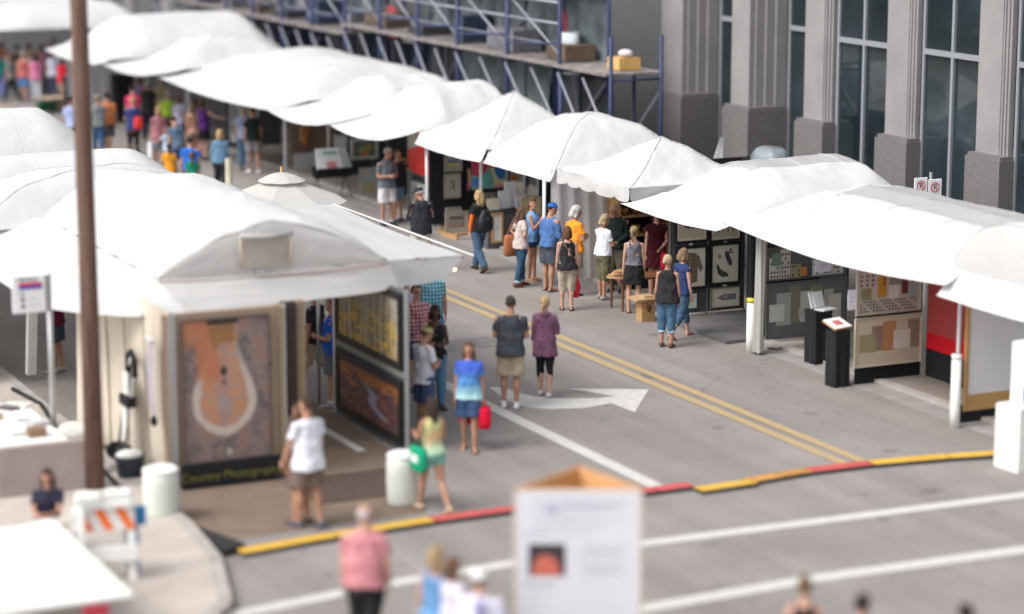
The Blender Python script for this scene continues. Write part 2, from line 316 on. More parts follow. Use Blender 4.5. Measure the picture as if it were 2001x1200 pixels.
# ================================================================== SCAFFOLD
M_blue = mat('scaffold_blue', (.028, .04, .11), .5, .2, 6)
M_plank = mat('scaffold_plank', (.23, .205, .20), .8, .35, 4)
M_brace = mat('galvanised_tube', (.27, .28, .335), .5, metal=.3)
M_net = mat('grey_netting', (.20, .235, .25), .8, .4, 1.4, .5, 6)
SX0, SX1 = 26.0, 27.3
ty = [49.3, 51.9, 54.8, 57.8, 60.4, 63.0, 65.6, 68.2, 70.8, 73.4, 76.0, 78.6, 81.2, 83.8]
for i in range(len(ty)-1):
    a, b = ty[i], ty[i+1]
    t = thing('scaffold_bay', ['scaffold bay nearest the stone piers, carrying a plywood box on its deck', 'second scaffold bay from the stone piers, with yellow guard rails', 'third scaffold bay from the stone piers, hung with grey netting',
        'fourth scaffold bay from the stone piers, with grey netting and crossed braces'][i] if i < 4 else '%s scaffold bay counted from the stone piers, blue frames with crossed braces' % ['fifth','sixth','seventh','eighth','ninth','tenth','eleventh','twelfth','thirteenth'][i-4],
        'scaffolding', (SX0, a, 0), 'scaffold bays along the building')
    zd = 3.62 if i == 0 else 3.62 if i < 6 else 3.35
    hi = 3.62 if i == 0 else 6.6
    for y in (a, b-.06):
        for x in (SX0, SX1): MB().tube([(x, y, .1), (x, y, hi+(.9 if i == 0 and y == a else 0))], .05, 8).build('frame_post', M_blue, t, True)
        MB().tube([(SX0, y, 1.2), (SX1, y, 1.2)], .03, 6).build('frame_rung', M_blue, t, True); MB().tube([(SX0, y, zd-.1), (SX1, y, zd-.1)], .03, 6).build('frame_rung', M_blue, t, True)
    MB().box(SX0-.15, a+.02, zd, SX1+.1, b-.02, zd+.055).build('deck', M_plank, t)
    for bb in (0, .5): MB().tube([(SX0-.05, a+(b-a)*(bb+.5), zd-.15), (SX0-.05, a+(b-a)*(bb-.1), 1.9)], .034, 6).build('cross_brace', M_brace, t, True)
    MB().tube([(SX1, (a+b)/2, .1), (SX1, (a+b)/2, hi)], .045, 8).build('frame_post', M_blue, t, True)
    if i > 0:
        MB().tube([(SX0-.02, a, zd+.3), (SX0-.02, b, zd+1.6)], .03, 6).build('cross_brace', M_brace, t, True)
        rq = random.Random(i)
        for q_ in range(2): MB().tube([(SX1-.2-.4*q_, a+rq.uniform(.2, b-a-.2), .1), (SX1-.2-.4*q_, a+rq.uniform(.2, b-a-.2), hi-.2)], .03, 6).build('frame_post', M_blue if q_ else M_brace, t, True)
        MB().box(SX1+.15, a+.1, .3, SX1+.2, b-.1, zd-.1).build('back_sheet', mat('back_sheet_%d' % (i % 3), [(.05, .055, .075), (.10, .105, .12), (.03, .035, .06)][i % 3], .8, .6, 1.2), t)
        MB().tube([(SX0-.03, a, zd+.55), (SX0-.03, b, zd+.35)], .03, 6).build('cross_brace', M_blue, t, True)
        MB().tube([(SX1, a, zd+1.4), (SX1, b, zd+.2)], .03, 6).build('cross_brace', M_brace, t, True)
        MB().tube([(SX0-.04, a, zd+1.5), (SX0-.04, b, zd+1.5)], .04, 6).build('hand_rail', M_brace, t, True)
    MB().tube([(SX1+.05, a, zd-.3), (SX1+.05, b, 1.0)], .045, 6).build('cross_brace', M_brace, t, True)
    if i in (1, 3): MB().box(SX0-.06, a, 2.05, SX0-.02, b, 2.17).box(SX0-.06, a, 1.35, SX0-.02, b, 1.45).build('guard_rail', mat('yellow_rail', (.42, .45, .05), .5), t)
    if i in (1, 2, 3, 4, 6, 7, 9, 11):
        MB().grid(lambda u, v: (SX1-.1+.15*math.sin(9*u+3*v)+.1*fbm(u*4, v*3, i), a+.1+(b-a-.2)*u, (2.2 if i in (2, 3) else 3.3)+(2.9 if i in (2, 3) else 2.4)*v), 14, 10).build('netting', M_net, t, True)
    if i > 0:
        MB().box(SX0+.1, a+.02, 5.25, SX1, b-.02, 5.32).build('upper_deck', M_plank, t)
        MB().box(SX0+.3, a+.3, zd+.075, SX1-.2, a+.3+.5*(1+i % 3), zd+.3+.15*(i % 4)).build('stacked_material', mat('stack_%d' % (i % 4), [(.07, .07, .08), (.16, .11, .08), (.2, .2, .22), (.05, .07, .12)][i % 4], .8, .3, 3), t)
        MB().tube([(SX0, a, zd+1.0), (SX0, b, zd+1.0)], .035, 6).tube([(SX0, a, zd+.5), (SX0, b, zd+.5)], .02, 6).build('hand_rail', M_brace, t, True)
o = MB()
p = at(1215, 122, s=26.7)
tb = thing('plywood_box', 'small yellow-brown plywood box standing on the end scaffold deck', 'box', (26.7, p.y, 3.69))
MB().box(26.45, p.y-.35, 3.695, 27.0, p.y+.25, 3.97).build('case', mat('box_ply', (.62, .38, .13), .6, .15, 4), tb)
MB().ball((26.75, p.y-.1, 4.06), .17, .22, .10).build('bundle', mat('pale_bundle', (.55, .5, .55), .8, .2, 8), tb, True)
for px, py, nm, lb, col, sz in [(1115, 60, 'wrapped_bundle', 'tall white wrapped bundle standing on the scaffold deck beside red material', (.6, .66, .7), (.5, .8, 1.0)), (1103, 55, 'safety_screen', 'upright red mesh screen hanging at the end of the scaffold deck', (.5, .07, .09), (.08, .35, 1.5)),
        (765, 30, 'safety_screen', 'red mesh screen hung on the far scaffold near the grey column', (.5, .08, .1), (.08, .8, .9)), (800, 45, 'wrapped_bundle', 'small white bundle lying on the far scaffold deck', (.62, .6, .62), (.4, 1.0, .35))]:
    q = at(px, py, s=26.8); z0 = 3.33 if px < 1000 else 3.33
    b = MB(); b.grid(lambda u, v: (q.x+sz[0]/2*math.cos(6.283*u)*(.8+.3*fbm(3*u, 3*v)), q.y+sz[1]/2*math.sin(6.283*u)*(.8+.3*fbm(3*u+9, 3*v)), z0+sz[2]*v), 16, 8)
    tag(b.build(nm, mat('bundle_'+lb[:12], col, .7, .25, 3), smooth=True), lb, 'construction material')

lb_ = thing('unseen_building', 'long plain unseen building across the street, added for the facade glass to reflect', 'building', (-6, 75, 0))  # unseen building, added so the facade glass has something to reflect
MB().box(-16, 50, 0, -4, 110, 10).build('wall', mat('buff_brick', (.30, .24, .19), .85, .1, 2), lb_)
for k in range(12):
    for z_ in (1.2, 4.4, 7.4): MB().box(-4.02, 52+k*4.8, z_, -3.97, 54.6+k*4.8, z_+1.9).build('window', M_glass, lb_)
# ================================================================== CANOPIES
def canopy(label, kind, s0, s1, t0, t1, zE, zC, front=None, side=None, poles=True, sky_panel=False, m=None, val=False, seed=1, ribs=0, group='white market tents in rows', legs=None, wob=.045, edge=0, n=34):
    m = m or M_white
    t = thing('market_tent', label, 'tent', ((s0+s1)/2, (t0+t1)/2, 0), group)
    def zf(u, v):       # u,v in -1..1 (u across the street, v along it)
        if kind == 'peak': h = (1-max(abs(u), abs(v)))**1.12
        elif kind == 'dome': h = 1-max(abs(u), abs(v))**2.1
        elif kind == 'S': h = max(0, 1-abs(v)**2.3)**.62
        elif kind == 'T': h = max(0, 1-abs(u)**2.3)**.62
        elif kind == 'hipS': h = max(0, 1-abs(v)**2.1)**.7*max(0, min(1, (1-abs(u))/(.30 if u > 0 else .5)))**.6
        elif kind == 'halfT': h = max(0, 1-abs(u)**2.1)**.7*max(0, min(1, (1-v)/.35))**.6
        elif kind == 'hipT': h = min(max(0, 1-abs(u)**2.1)**.7, (1-abs(v))*2.6 if abs(v) > .62 else 1)
        z = zE+(zC-zE)*h
        if ribs:
            q = v if kind in 'ThipT' else u
            z += (.045*abs(math.sin(math.pi*(q+1)/2*ribs))-.03)*h**.5*-1
        return z+(wob*fbm(u*2.5+seed*7, v*2.5+seed, seed)+wob*.35*noise.noise(Vector((u*9+seed, v*7, seed)))-.05*math.sin(math.pi*min(1, h*1.4))*(kind in ('peak', 'dome')))*min(1, h*12)
    def P(a, b):
        u, v = 2*a-1, 2*b-1
        return (s0+(s1-s0)*a, t0+(t1-t0)*b, zf(u, v))
    mf = None
    if sky_panel:
        mf = (lambda a, b: M_sky if -.30 < 2*b-1 < .6 and .22 < a < .94 else m) if kind in ('S', 'hipS') else (lambda a, b: M_sky if (-.38 < 2*a-1 and b < .80) else m)
    MB().grid(P, n, n, m, mf).build('roof_canvas', None, t, True)
    sm_ = mat('seam_thread', (.50, .50, .50), .9)
    if kind in ('peak', 'dome'):
        for cx_, cy_ in ((0, 0), (1, 0), (0, 1), (1, 1)): MB().tube([Vector(P(.5+(cx_-.5)*k/12, .5+(cy_-.5)*k/12))+Vector((0, 0, .004)) for k in range(13)], .008, 5).build('seam', sm_, t, True)
    else:
        for c_ in (.25, .5, .75): MB().tube([Vector(P(c_, k/24) if kind in ('S', 'hipS') else P(k/24, c_))+Vector((0, 0, .004)) for k in range(25)], .007, 5).build('seam', sm_, t, True)
    if kind in 'ST':
        for e in (0, 1):
            g = MB(); N = 24
            def gp(a, b):
                q = P(e, a) if kind == 'S' else P(a, e)
                bulge = .03*math.sin(math.pi*a)*math.sin(math.pi*b)
                return (q[0]+(bulge*(2*e-1) if kind == 'S' else 0), q[1]+(bulge*(2*e-1) if kind == 'T' else 0), zE-.01+(q[2]-zE)*b)
            g.grid(gp, N, 6).build('gable', m, t, True)
    def awn(side, out, ze, f0=0, f1=0, sag=.10, z_hi=None, curve=.0):
        z_hi = (z_hi or zE)
        def A(a, b):
            if side == 's-':   p0 = (s0, t0+(t1-t0)*a); p1 = (s0-out, t0-f0+(t1-t0+f0+f1)*a)
            elif side == 's+': p0 = (s1, t0+(t1-t0)*a); p1 = (s1+out, t0-f0+(t1-t0+f0+f1)*a)
            elif side == 't-': p0 = (s0+(s1-s0)*a, t0); p1 = (s0-f0+(s1-s0+f0+f1)*a, t0-out)
            sg = math.sin(math.pi*a)
            x = p0[0]+(p1[0]-p0[0])*b; y = p0[1]+(p1[1]-p0[1])*b
            return (x, y, z_hi+(ze-z_hi)*b-sag*sg*b-.03*math.sin(math.pi*b)+.012*fbm(a*5+seed, b*2, 3)*b)
        o = MB().grid(A, 24, 8).build('awning', m, t, True)
        MB().tube([A(i/24, 1) for i in range(25)], .012, 5).build('awning_hem', M_pole, t, True)
        return A
    if front: awn('s-', *front)
    if side: awn(*side)
    if val:
        def V(a, b, sd=0):
            z = zE+.01-(.23+.075*abs(math.sin(a*math.pi*4.5+.4*math.sin(a*9)))**.5)*b
            w_ = .03*fbm(a*6+seed, b)
            return (s0-.02-w_, t0+(t1-t0)*a, z) if sd == 0 else (s0+(s1-s0)*a, t0-.02-w_, z)
        MB().grid(V, 56, 3).grid(lambda a, b: V(a, b, 1), 56, 3).build('valance', m, t, True)
    if poles:
        for x, y in (legs or [(s1-.05, t0+.06), (s1-.05, t1-.06)]):
            MB().tube([(x, y, 0), (x, y, zE)], .025, 8).build('leg', M_pole, t, True)
    return t
RG = 'white market tents along the right kerb'
canopy('white tent cut by the right edge of the photo, arched gable toward the street', 'S', 22.15, 24.4, 27.5, 30.68, 2.52, 3.40, front=(.28, 2.12, 0, .0, .02), seed=1, group=RG)
canopy('long low white tent with a grey strip along its crest, over the whiteboard booth', 'halfT', 22.15, 25.4, 30.45, 36.75, 2.50, 3.06, front=(.30, 2.32, 0, .45, .16), sky_panel=True, wob=.03, seed=2, group=RG, ribs=4)
canopy('white barrel tent with a grey crest running back to the facade', 'hipS', 22.2, 25.75, 36.9, 40.0, 2.45, 3.16, front=(.62, 2.22, .0, .45, .06), sky_panel=True, seed=3, group=RG, legs=[(25.5, 37.1), (25.5, 39.9)])
canopy('white peaked tent with scalloped valance above the wooden bowls booth', 'peak', 22.0, 25.05, 40.9, 43.98, 2.42, 3.16, val=True, seed=4, group=RG)
canopy('smooth domed white tent left of the scalloped one', 'dome', 22.0, 25.2, 44.1, 47.3, 2.36, 3.27, seed=5, front=(.12, 2.14, 0, 0, .0), group=RG)
canopy('sharp pointed white tent, the pyramid above the red painting', 'peak', 22.0, 25.0, 47.4, 50.95, 2.40, 3.42, seed=6, front=(.15, 2.14, 0, 0, .05), group=RG)
canopy('white barrel tent directly left of the pyramid tent', 'hipS', 22.1, 24.75, 51.05, 54.2, 2.42, 3.30, front=(1.0, 2.25, .1, .2, .12), wob=.04, seed=7, group=RG)
canopy('white barrel tent over the brown wall, second left of the pyramid tent', 'hipS', 22.1, 24.9, 54.3, 57.6, 2.42, 3.16, front=(1.3, 2.25, .1, .2, .12), wob=.04, ribs=3, seed=8, group=RG)
canopy('broad bright white dome tent, third left of the pyramid tent', 'hipT', 21.9, 26.4, 57.8, 66.6, 2.42, 3.12, front=(1.1, 2.25, .1, .1, .12), seed=9, group=RG)
canopy('white tent fourth left of the pyramid tent, awning pointing at the crowd', 'dome', 21.6, 25.2, 66.9, 70.6, 2.42, 3.2, front=(1.2, 2.3, .1, .5, .10), seed=10, group=RG)
canopy('white barrel tent behind the brown pole with grey drapes below', 'hipS', 20.6, 26.2, 70.8, 76.3, 2.42, 3.5, front=(.5, 2.3, .1, .1, .10), seed=11, group=RG)
canopy('far white tent left of the brown pole over hanging drapes', 'hipS', 20.1, 25.6, 82.5, 88.0, 2.42, 3.1, front=(.6, 2.3, .1, .1, .10), seed=12, group=RG)
canopy('farthest white tent in the top left corner of the photo', 'hipT', 18.0, 24.0, 90.0, 97, 2.42, 3.2, front=(1.0, 2.3, .1, .1, .10), seed=13, group=RG)
canopy('far white peaked tent at the top edge beside the brown pole', 'peak', 22.5, 27.0, 90.6, 97, 2.42, 3.4, seed=14, group=RG)
canopy('far white canopy beyond the top edge crowd, rearmost on the right side', 'hipS', 19.0, 26.5, 99, 108, 2.42, 3.4, seed=15, group=RG)
MB_ = MB
# drapes of the far tents
for lab, s0, s1, t_, z1 in [('grey drape wall hanging below the far tent behind the brown pole', 20.7, 24.6, 76.0, 2.45), ('pale grey drape wall left of the brown pole in the far crowd', 20.4, 24.6, 87.6, 2.4)]:
    o = MB().grid(lambda a, b: (s0+(s1-s0)*a, t_+.05*math.sin(a*55)+.03*fbm(a*9, b), .1+(z1-.1)*b), 120, 4).build('drape', M_drape, smooth=True)
    tag(o, lab, 'drape')

# ---------------- near left tent
L1 = thing('market_tent', 'big near white tent with a tan window flap in its arched gable', 'tent', (12, 36.5, 0), 'white market tents along the left kerb')
Ls0, Ls1, Lt0, Lt1, LzB, LzC = 10.32, 13.88, 33.45, 39.6, 2.83, 3.56
def L1z(u): return max(0, 1-abs(u)**2.0)**.80
def L1p(a, b):
    u = 2*a-1; h = L1z(u); z = LzB+(LzC-LzB)*h
    r = b*6.5
    z += -.13*(.5-.5*math.cos(2*math.pi*(r+.35*math.sin(2.2*u))+1.3*u))**.8*h**.4 + .06*fbm(a*3, b*7, 2)*h + .025*fbm(a*8+b*6, b*9-a*5, 5)*min(1, h*4)
    return (Ls0+(Ls1-Ls0)*a+.02*math.sin(2*math.pi*r)*abs(u), Lt0+(Lt1-Lt0)*b, z)
MB().grid(L1p, 60, 110).build('roof_canvas', M_white, L1, True)
def L1g(a, b):
    q = L1p(a, 0); wr = .02*fbm(a*5, b*3, 8)
    return (q[0], q[1]-.012+.05*math.sin(math.pi*b)*-math.sin(math.pi*a)+wr, LzB-.01+(q[2]-LzB+.015)*b)
MB().grid(L1g, 50, 10).build('gable', M_gable, L1, True)
MB().tube([L1p(i/40, 0) for i in range(41)], .018, 6).build('gable_piping', M_cream, L1, True)
p0 = at(470, 461, t=33.3); p1 = at(567, 457, t=33.3); q0 = at(473, 527, t=33.3); q1 = at(568, 519, t=33.3)
fl = MB().grid(lambda a, b: ((q0.x+(q1.x-q0.x)*a)*(1-b)+(p0.x+(p1.x-p0.x)*a)*b, 33.33-.02*math.sin(3.1*a)+.01*fbm(a*6, b*4), (q0.z+(q1.z-q0.z)*a)*(1-b)+(p0.z+(p1.z-p0.z)*a+.02*math.sin(9*a)*.3)*b), 14, 10).build('window_flap', M_flap, L1, True)
MB().tube([p0+Vector((-.02, -.05, 0)), (p0+p1)/2+Vector((0, -.06, -.02)), p1+Vector((.02, -.05, .02))], .035, 8).build('rolled_flap', M_cream, fl, True)
MB().tube([p0+Vector((-.02, -.04, 0)), q0+Vector((-.02, -.04, 0))], .014, 6).tube([p1+Vector((.0, -.04, 0)), q1+Vector((.0, -.04, 0))], .014, 6).build('flap_strip', mat('strip_tan', (.62, .50, .38), .8), fl, True)
def quad(p00, p10, p01, p11, sag=.05, nz=.012, cx=0, seed=3, nu=26, nv=12):
    p00, p10, p01, p11 = map(Vector, (p00, p10, p01, p11))
    def F(a, b):
        p = (p00*(1-a)+p10*a)*(1-b)+(p01*(1-a)+p11*a)*b
        return (p.x, p.y-cx*math.sin(math.pi*a)*b, p.z-sag*math.sin(math.pi*a)*(b*.8+.2)+nz*fbm(a*4+seed, b*4, seed))
    return MB().grid(F, nu, nv), F
A0 = (Ls0, Lt0, LzB-.01); A1 = (Ls1, Lt0, LzB-.01)
F0 = tuple(at(366, 612, z=2.42)); F1 = tuple(at(782, 560, z=2.42))
TIP = tuple(at(905, 498, z=2.42)); BK = tuple(at(652, 399, z=2.42))
LFT = tuple(at(86, 602, z=2.35)); LBK = (LFT[0]-.1, 42.5, 2.35)
g, F = quad(A0, A1, F0, F1, .055, .035, .0); g.build('front_awning', M_gable, L1, True)
MB().tube([F(i/26, 1) for i in range(27)], .012, 5).build('awning_hem', mat('hem_grey', (.5, .48, .46), .7), L1, True)
MB().tube([(Vector(A0)*(1-a)+Vector(A1)*a)+Vector((0, -.06, -.03-.05*math.sin(3.14*a))) for a in [i/20 for i in range(21)]], .014, 6).build('gable_cord', mat('rust_cord', (.45, .30, .27), .8), L1, True)
gs, Fs = quad(A1, (Ls1, Lt1, LzB-.01), TIP, BK, .06, .02, .0, 6); gs.build('side_awning', M_white, L1, True)
MB().tube([Vector(TIP)+Vector((.12, -.15, .0)), Vector(BK)+Vector((0, 0, 0))], .015, 8).build('awning_pole', M_pole, L1, True)
# corner fill between front awning and side awning: drooping curve
def cf(a, b):
    p = Vector(A1); e = Vector(F1)*(1-a)+Vector(TIP)*a+Vector((.10*math.sin(math.pi*a), -.12*math.sin(math.pi*a), -.12*math.sin(math.pi*a)))
    return tuple(p*(1-b)+e*b+Vector((0, 0, -.02*math.sin(math.pi*b))))
MB().grid(cf, 20, 14).build('corner_awning', M_white, L1, True)
def cl(a, b):
    p = Vector(A0); e = Vector(F0)*(1-a)+Vector(LFT)*a+Vector((0, -.1*math.sin(math.pi*a), -.06*math.sin(math.pi*a)))
    return tuple(p*(1-b)+e*b+Vector((0, 0, .012*fbm(a*4, b*4))))
MB().grid(cl, 20, 14).build('corner_awning', M_white, L1, True)
gl, Fl = quad(A0, (Ls0, Lt1, LzB-.01), LFT, LBK, .03, .02, .0, 9); gl.build('side_awning', M_white, L1, True)
for p, m_ in [((10.2, 32.5), M_alu), ((10.25, 36.3), M_alu), ((12.75, 34.4), M_pole), ((13.9, 36.4), M_alu), ((13.85, 39.3), M_alu)]:
    MB().tube([(p[0], p[1], 0), (p[0], p[1], 2.5)], .028, 8).build('leg', m_, L1, True)
# hanging lamps at the awning tip
TP = Vector(TIP)
lr = thing('lamp_rail', 'short black rail with two glowing bulbs under the awning tip of the near tent', 'lamp', TP+Vector((-.15, .12, -.06)))
MB().tube([TP+Vector((-.42, .10, -.05)), TP+Vector((.02, .06, -.05))], .018, 6).build('rail', M_black, lr)
Mb = bpy.data.materials.new('warm_bulb'); Mb.use_nodes = True; b_ = Mb.node_tree.nodes['Principled BSDF']; b_.inputs['Emission Color'].default_value = (1, .55, .25, 1); b_.inputs['Emission Strength'].default_value = 2.2; b_.inputs['Base Color'].default_value = (1, .7, .5, 1)
for k in (-.38, -.12):
    c = TP+Vector((k, .08, -.21))
    sp = MB().tube([c+Vector((0, 0, .15)), c+Vector((0, 0, .05))], .022, 8).tube([c+Vector((0, 0, .07)), c], [.025, .05], 8).build('spot_shade', M_alu, lr, True)
    MB().ball(c+Vector((0, 0, -.02)), .04, .04, .045).build('bulb', Mb, lr, True)

LG = 'white market tents along the left kerb'
canopy('second white tent on the left, directly behind the big near one', 'dome', 8.9, 14.3, 39.75, 42.6, 2.66, 3.42, seed=21, group=LG, wob=.05)
canopy('third white tent on the left, straight ridge ending right of the brown pole', 'hipS', 8.4, 14.0, 42.7, 45.4, 2.55, 3.30, seed=22, group=LG, wob=.04)
canopy('fourth white tent on the left, low and mostly hidden behind the ridge tent', 'hipS', 7.6, 12.9, 45.5, 47.0, 2.45, 2.95, seed=23, group=LG, wob=.03)
canopy('high white barrel tent at the left edge, just below the far crowd', 'hipS', 6.5, 13.75, 47.1, 50.6, 2.5, 3.62, seed=24, group=LG, wob=.02)
canopy('low white tent at the left edge beside the metro sign', 'hipS', 4.8, 8.9, 39.9, 43.0, 2.45, 3.3, seed=25, group=LG, wob=.03, poles=False)

for k_, (ta, tb, lb) in enumerate([(51.0, 55.5, 'nearest'), (56.0, 61.0, 'middle'), (61.5, 67.0, 'farthest')]):
    canopy('white tent up the left kerb outside the picture, %s of three reflected in the glass' % lb, 'hipS', 5.5, 10.0, ta, tb, 2.5, 3.4, seed=30+k_, group=LG)
canopy('white tent between the metro sign and the ridge tent on the left edge', 'dome', 4.6, 8.8, 43.1, 46.5, 2.5, 3.1, seed=41, group=LG)
# umbrella
ux, uy = 16.17, 44.2
um = thing('market_umbrella', 'round cream patio umbrella with a vented cap behind the near tent', 'umbrella', (ux, uy, 0))
zt = 2.62; zr = 2.13; R = 1.27
def U(a, b, z0=0, z1=1, r0=.0):
    th_ = 2*math.pi*a+.25; seg = (a*8) % 1
    r = (r0+(R-r0)*b); r *= 1-.045*math.sin(math.pi*seg)*b
    return (ux+r*math.cos(th_), uy+r*math.sin(th_), zt+(zr-zt)*(b*(1-r0)+r0)**.95-.03*math.sin(math.pi*seg)*b)
MB().grid(lambda a, b: U(a, b), 64, 10).build('canopy', M_cream, um)
MB().grid(lambda a, b: (ux+.46*b*math.cos(6.283*a), uy+.46*b*math.sin(6.283*a), zt+.045-.155*b**1.7-.012*math.sin(math.pi*((a*8) % 1))*b), 64, 6).build('vent_cap', M_cream, um, True)
MB().lathe((ux, uy, zt-.17), [(.38, 0), (.38, .05)], 24).build('vent_gap', M_cream, um)
MB().tube([(ux, uy, 0), (ux, uy, zt+.15)], .025, 8).build('pole', M_wood, um, True)
for k in range(8):
    a = 2*math.pi*k/8+.25
    MB().tube([(ux, uy, zt-.05), (ux+R*.95*math.cos(a), uy+R*.95*math.sin(a), zr)], .01, 5).build('rib', M_wood, um)
# ================================================================== DISPLAY WALLS AND PICTURES
def frm(kind, c):
    if kind == 'T': return lambda u, z, d=0: (u, c-d, z)
    return lambda u, z, d=0: (c-d, -u, z)
def slab(mb, F, u0, u1, z0, z1, d0, d1, m):
    vs = [F(u0, z0, d0), F(u1, z0, d0), F(u1, z1, d0), F(u0, z1, d0), F(u0, z0, d1), F(u1, z0, d1), F(u1, z1, d1), F(u0, z1, d1)]
    return mb.add(vs, [(0,3,2,1),(4,5,6,7),(0,1,5,4),(1,2,6,5),(2,3,7,6),(3,0,4,7)], m)
def wallpanel(label, kind, c, u0, u1, z0, z1, m, th=.04, cat='display wall', feet=True, name='display_wall'):
    F = frm(kind, c); o = F((u0+u1)/2, 0); t = thing(name, label, cat, o)
    slab(MB(), F, u0, u1, z0, z1, -th, 0, m).build('panel_board', m, t)
    k = max(1, round((u1-u0)/1.0))
    for i in range(k+1):
        u = u0+(u1-u0)*i/k
        w_ = .012
        slab(MB(), F, u-w_ if i else u, u+w_ if i < k else u, z0, z1, .002, .008, M_alu if m is not M_black else M_char).build('panel_edge', M_char, t)
        if feet: slab(MB(), F, u-.02, u+.02, 0, z0, -.03, -.01, M_alu).build('foot', M_alu, t)
    return t
def pxrect(kind, c, x0, y0, x1, y1):
    xm, ym = (x0+x1)/2, (y0+y1)/2; kw = {'t': c} if kind == 'T' else {'s': c}
    a, b = at(x0, ym, **kw), at(x1, ym, **kw); tp, bt = at(xm, y0, **kw), at(xm, y1, **kw)
    return ((a.x, b.x) if kind == 'T' else (-a.y, -b.y)) + (bt.z, tp.z)
def art_mesh(F, u0, u1, z0, z1, d, shapes, bgc):
    mb = MB(); W, H = u1-u0, z1-z0
    mb.add([F(u0, z0, d), F(u1, z0, d), F(u1, z1, d), F(u0, z1, d)], [(0, 1, 2, 3)], paint(bgc))
    k = 1
    for s in shapes:
        dd = d+.0012*k; k += 1
        if s[0] == 'r': pts = [(s[1], s[2]), (s[3], s[2]), (s[3], s[4]), (s[1], s[4])]
        elif s[0] == 'e': pts = [(s[1]+s[3]*math.cos(a*.3927), s[2]+s[4]*math.sin(a*.3927)) for a in range(16)]
        elif s[0] == 'R':   # a set of small rects in one layer
            for r in s[1]: mb.add([F(u0+W*x, z0+H*y, dd) for x, y in ((r[0], r[1]), (r[2], r[1]), (r[2], r[3]), (r[0], r[3]))], [(0, 1, 2, 3)], paint(s[2]))
            continue
        else: pts = s[1]
        mb.add([F(u0+W*x, z0+H*y, dd) for x, y in pts], [tuple(range(len(pts)))], paint(s[-1]))
    return mb
def picture(label, kind, c, rect, frame=None, fw=.04, matc=None, mw=.08, bgc=(.5, .5, .45), shapes=(), px=True, m_pic=None, name='framed_picture', base=.02):
    u0, u1, z0, z1 = pxrect(kind, c, *rect) if px else rect
    if u0 > u1: u0, u1 = u1, u0
    F = frm(kind, c-.012 if True else c); t = thing(name, label, 'picture', F((u0+u1)/2, z0, base))
    if frame is not None:
        mb = MB(); m = paint(frame, .4)
        slab(mb, F, u0, u1, z0, z0+fw, 0, .035, m); slab(mb, F, u0, u1, z1-fw, z1, 0, .035, m)
        slab(mb, F, u0, u0+fw, z0+fw, z1-fw, 0, .035, m); slab(mb, F, u1-fw, u1, z0+fw, z1-fw, 0, .035, m)
        mb.build('frame', m, t); u0 += fw; u1 -= fw; z0 += fw; z1 -= fw
    if matc:
        slab(MB(), F, u0, u1, z0, z1, .002, .012, paint(matc)).build('mat_board', paint(matc), t); u0 += mw; u1 -= mw; z0 += mw; z1 -= mw
    else: slab(MB(), F, u0, u1, z0, z1, .002, .012, paint(bgc)).build('backing', paint(bgc), t)
    if callable(shapes):
        mb, fin = art_grid(F, u0, u1, z0, z1, .014, shapes); fin(mb.build('picture', MC['printed_art'], t))
    elif m_pic: slab(MB(), F, u0, u1, z0, z1, .0135, .016, m_pic).build('picture', m_pic, t)
    else: art_mesh(F, u0, u1, z0, z1, .014, shapes, bgc).build('picture', None, t)
    return t
def art_grid(F, u0, u1, z0, z1, d, fn, nx=110, ny=150):
    mb = MB(); mb.grid(lambda a, b: F(u0+(u1-u0)*a, z0+(z1-z0)*b, d), nx, ny)
    if 'printed_art' not in MC:
        m = bpy.data.materials.new('printed_art'); m.use_nodes = True; MC['printed_art'] = m
        at_ = m.node_tree.nodes.new('ShaderNodeVertexColor'); at_.layer_name = 'Col'; b = m.node_tree.nodes['Principled BSDF']
        m.node_tree.links.new(at_.outputs[0], b.inputs['Base Color']); b.inputs['Roughness'].default_value = .45
    def fin(o):
        ca = o.data.color_attributes.new('Col', 'FLOAT_COLOR', 'POINT'); vals = []
        for i in range(nx+1):
            for j in range(ny+1): vals += [*fn(i/nx, j/ny), 1]
        ca.data.foreach_set('color', vals); return o
    return mb, fin
def mixc(a, b, f): f = max(0, min(1, f)); return tuple(x+(y-x)*f for x, y in zip(a, b))
def ss(a, b, x): x = max(0, min(1, (x-a)/(b-a))); return x*x*(3-2*x)
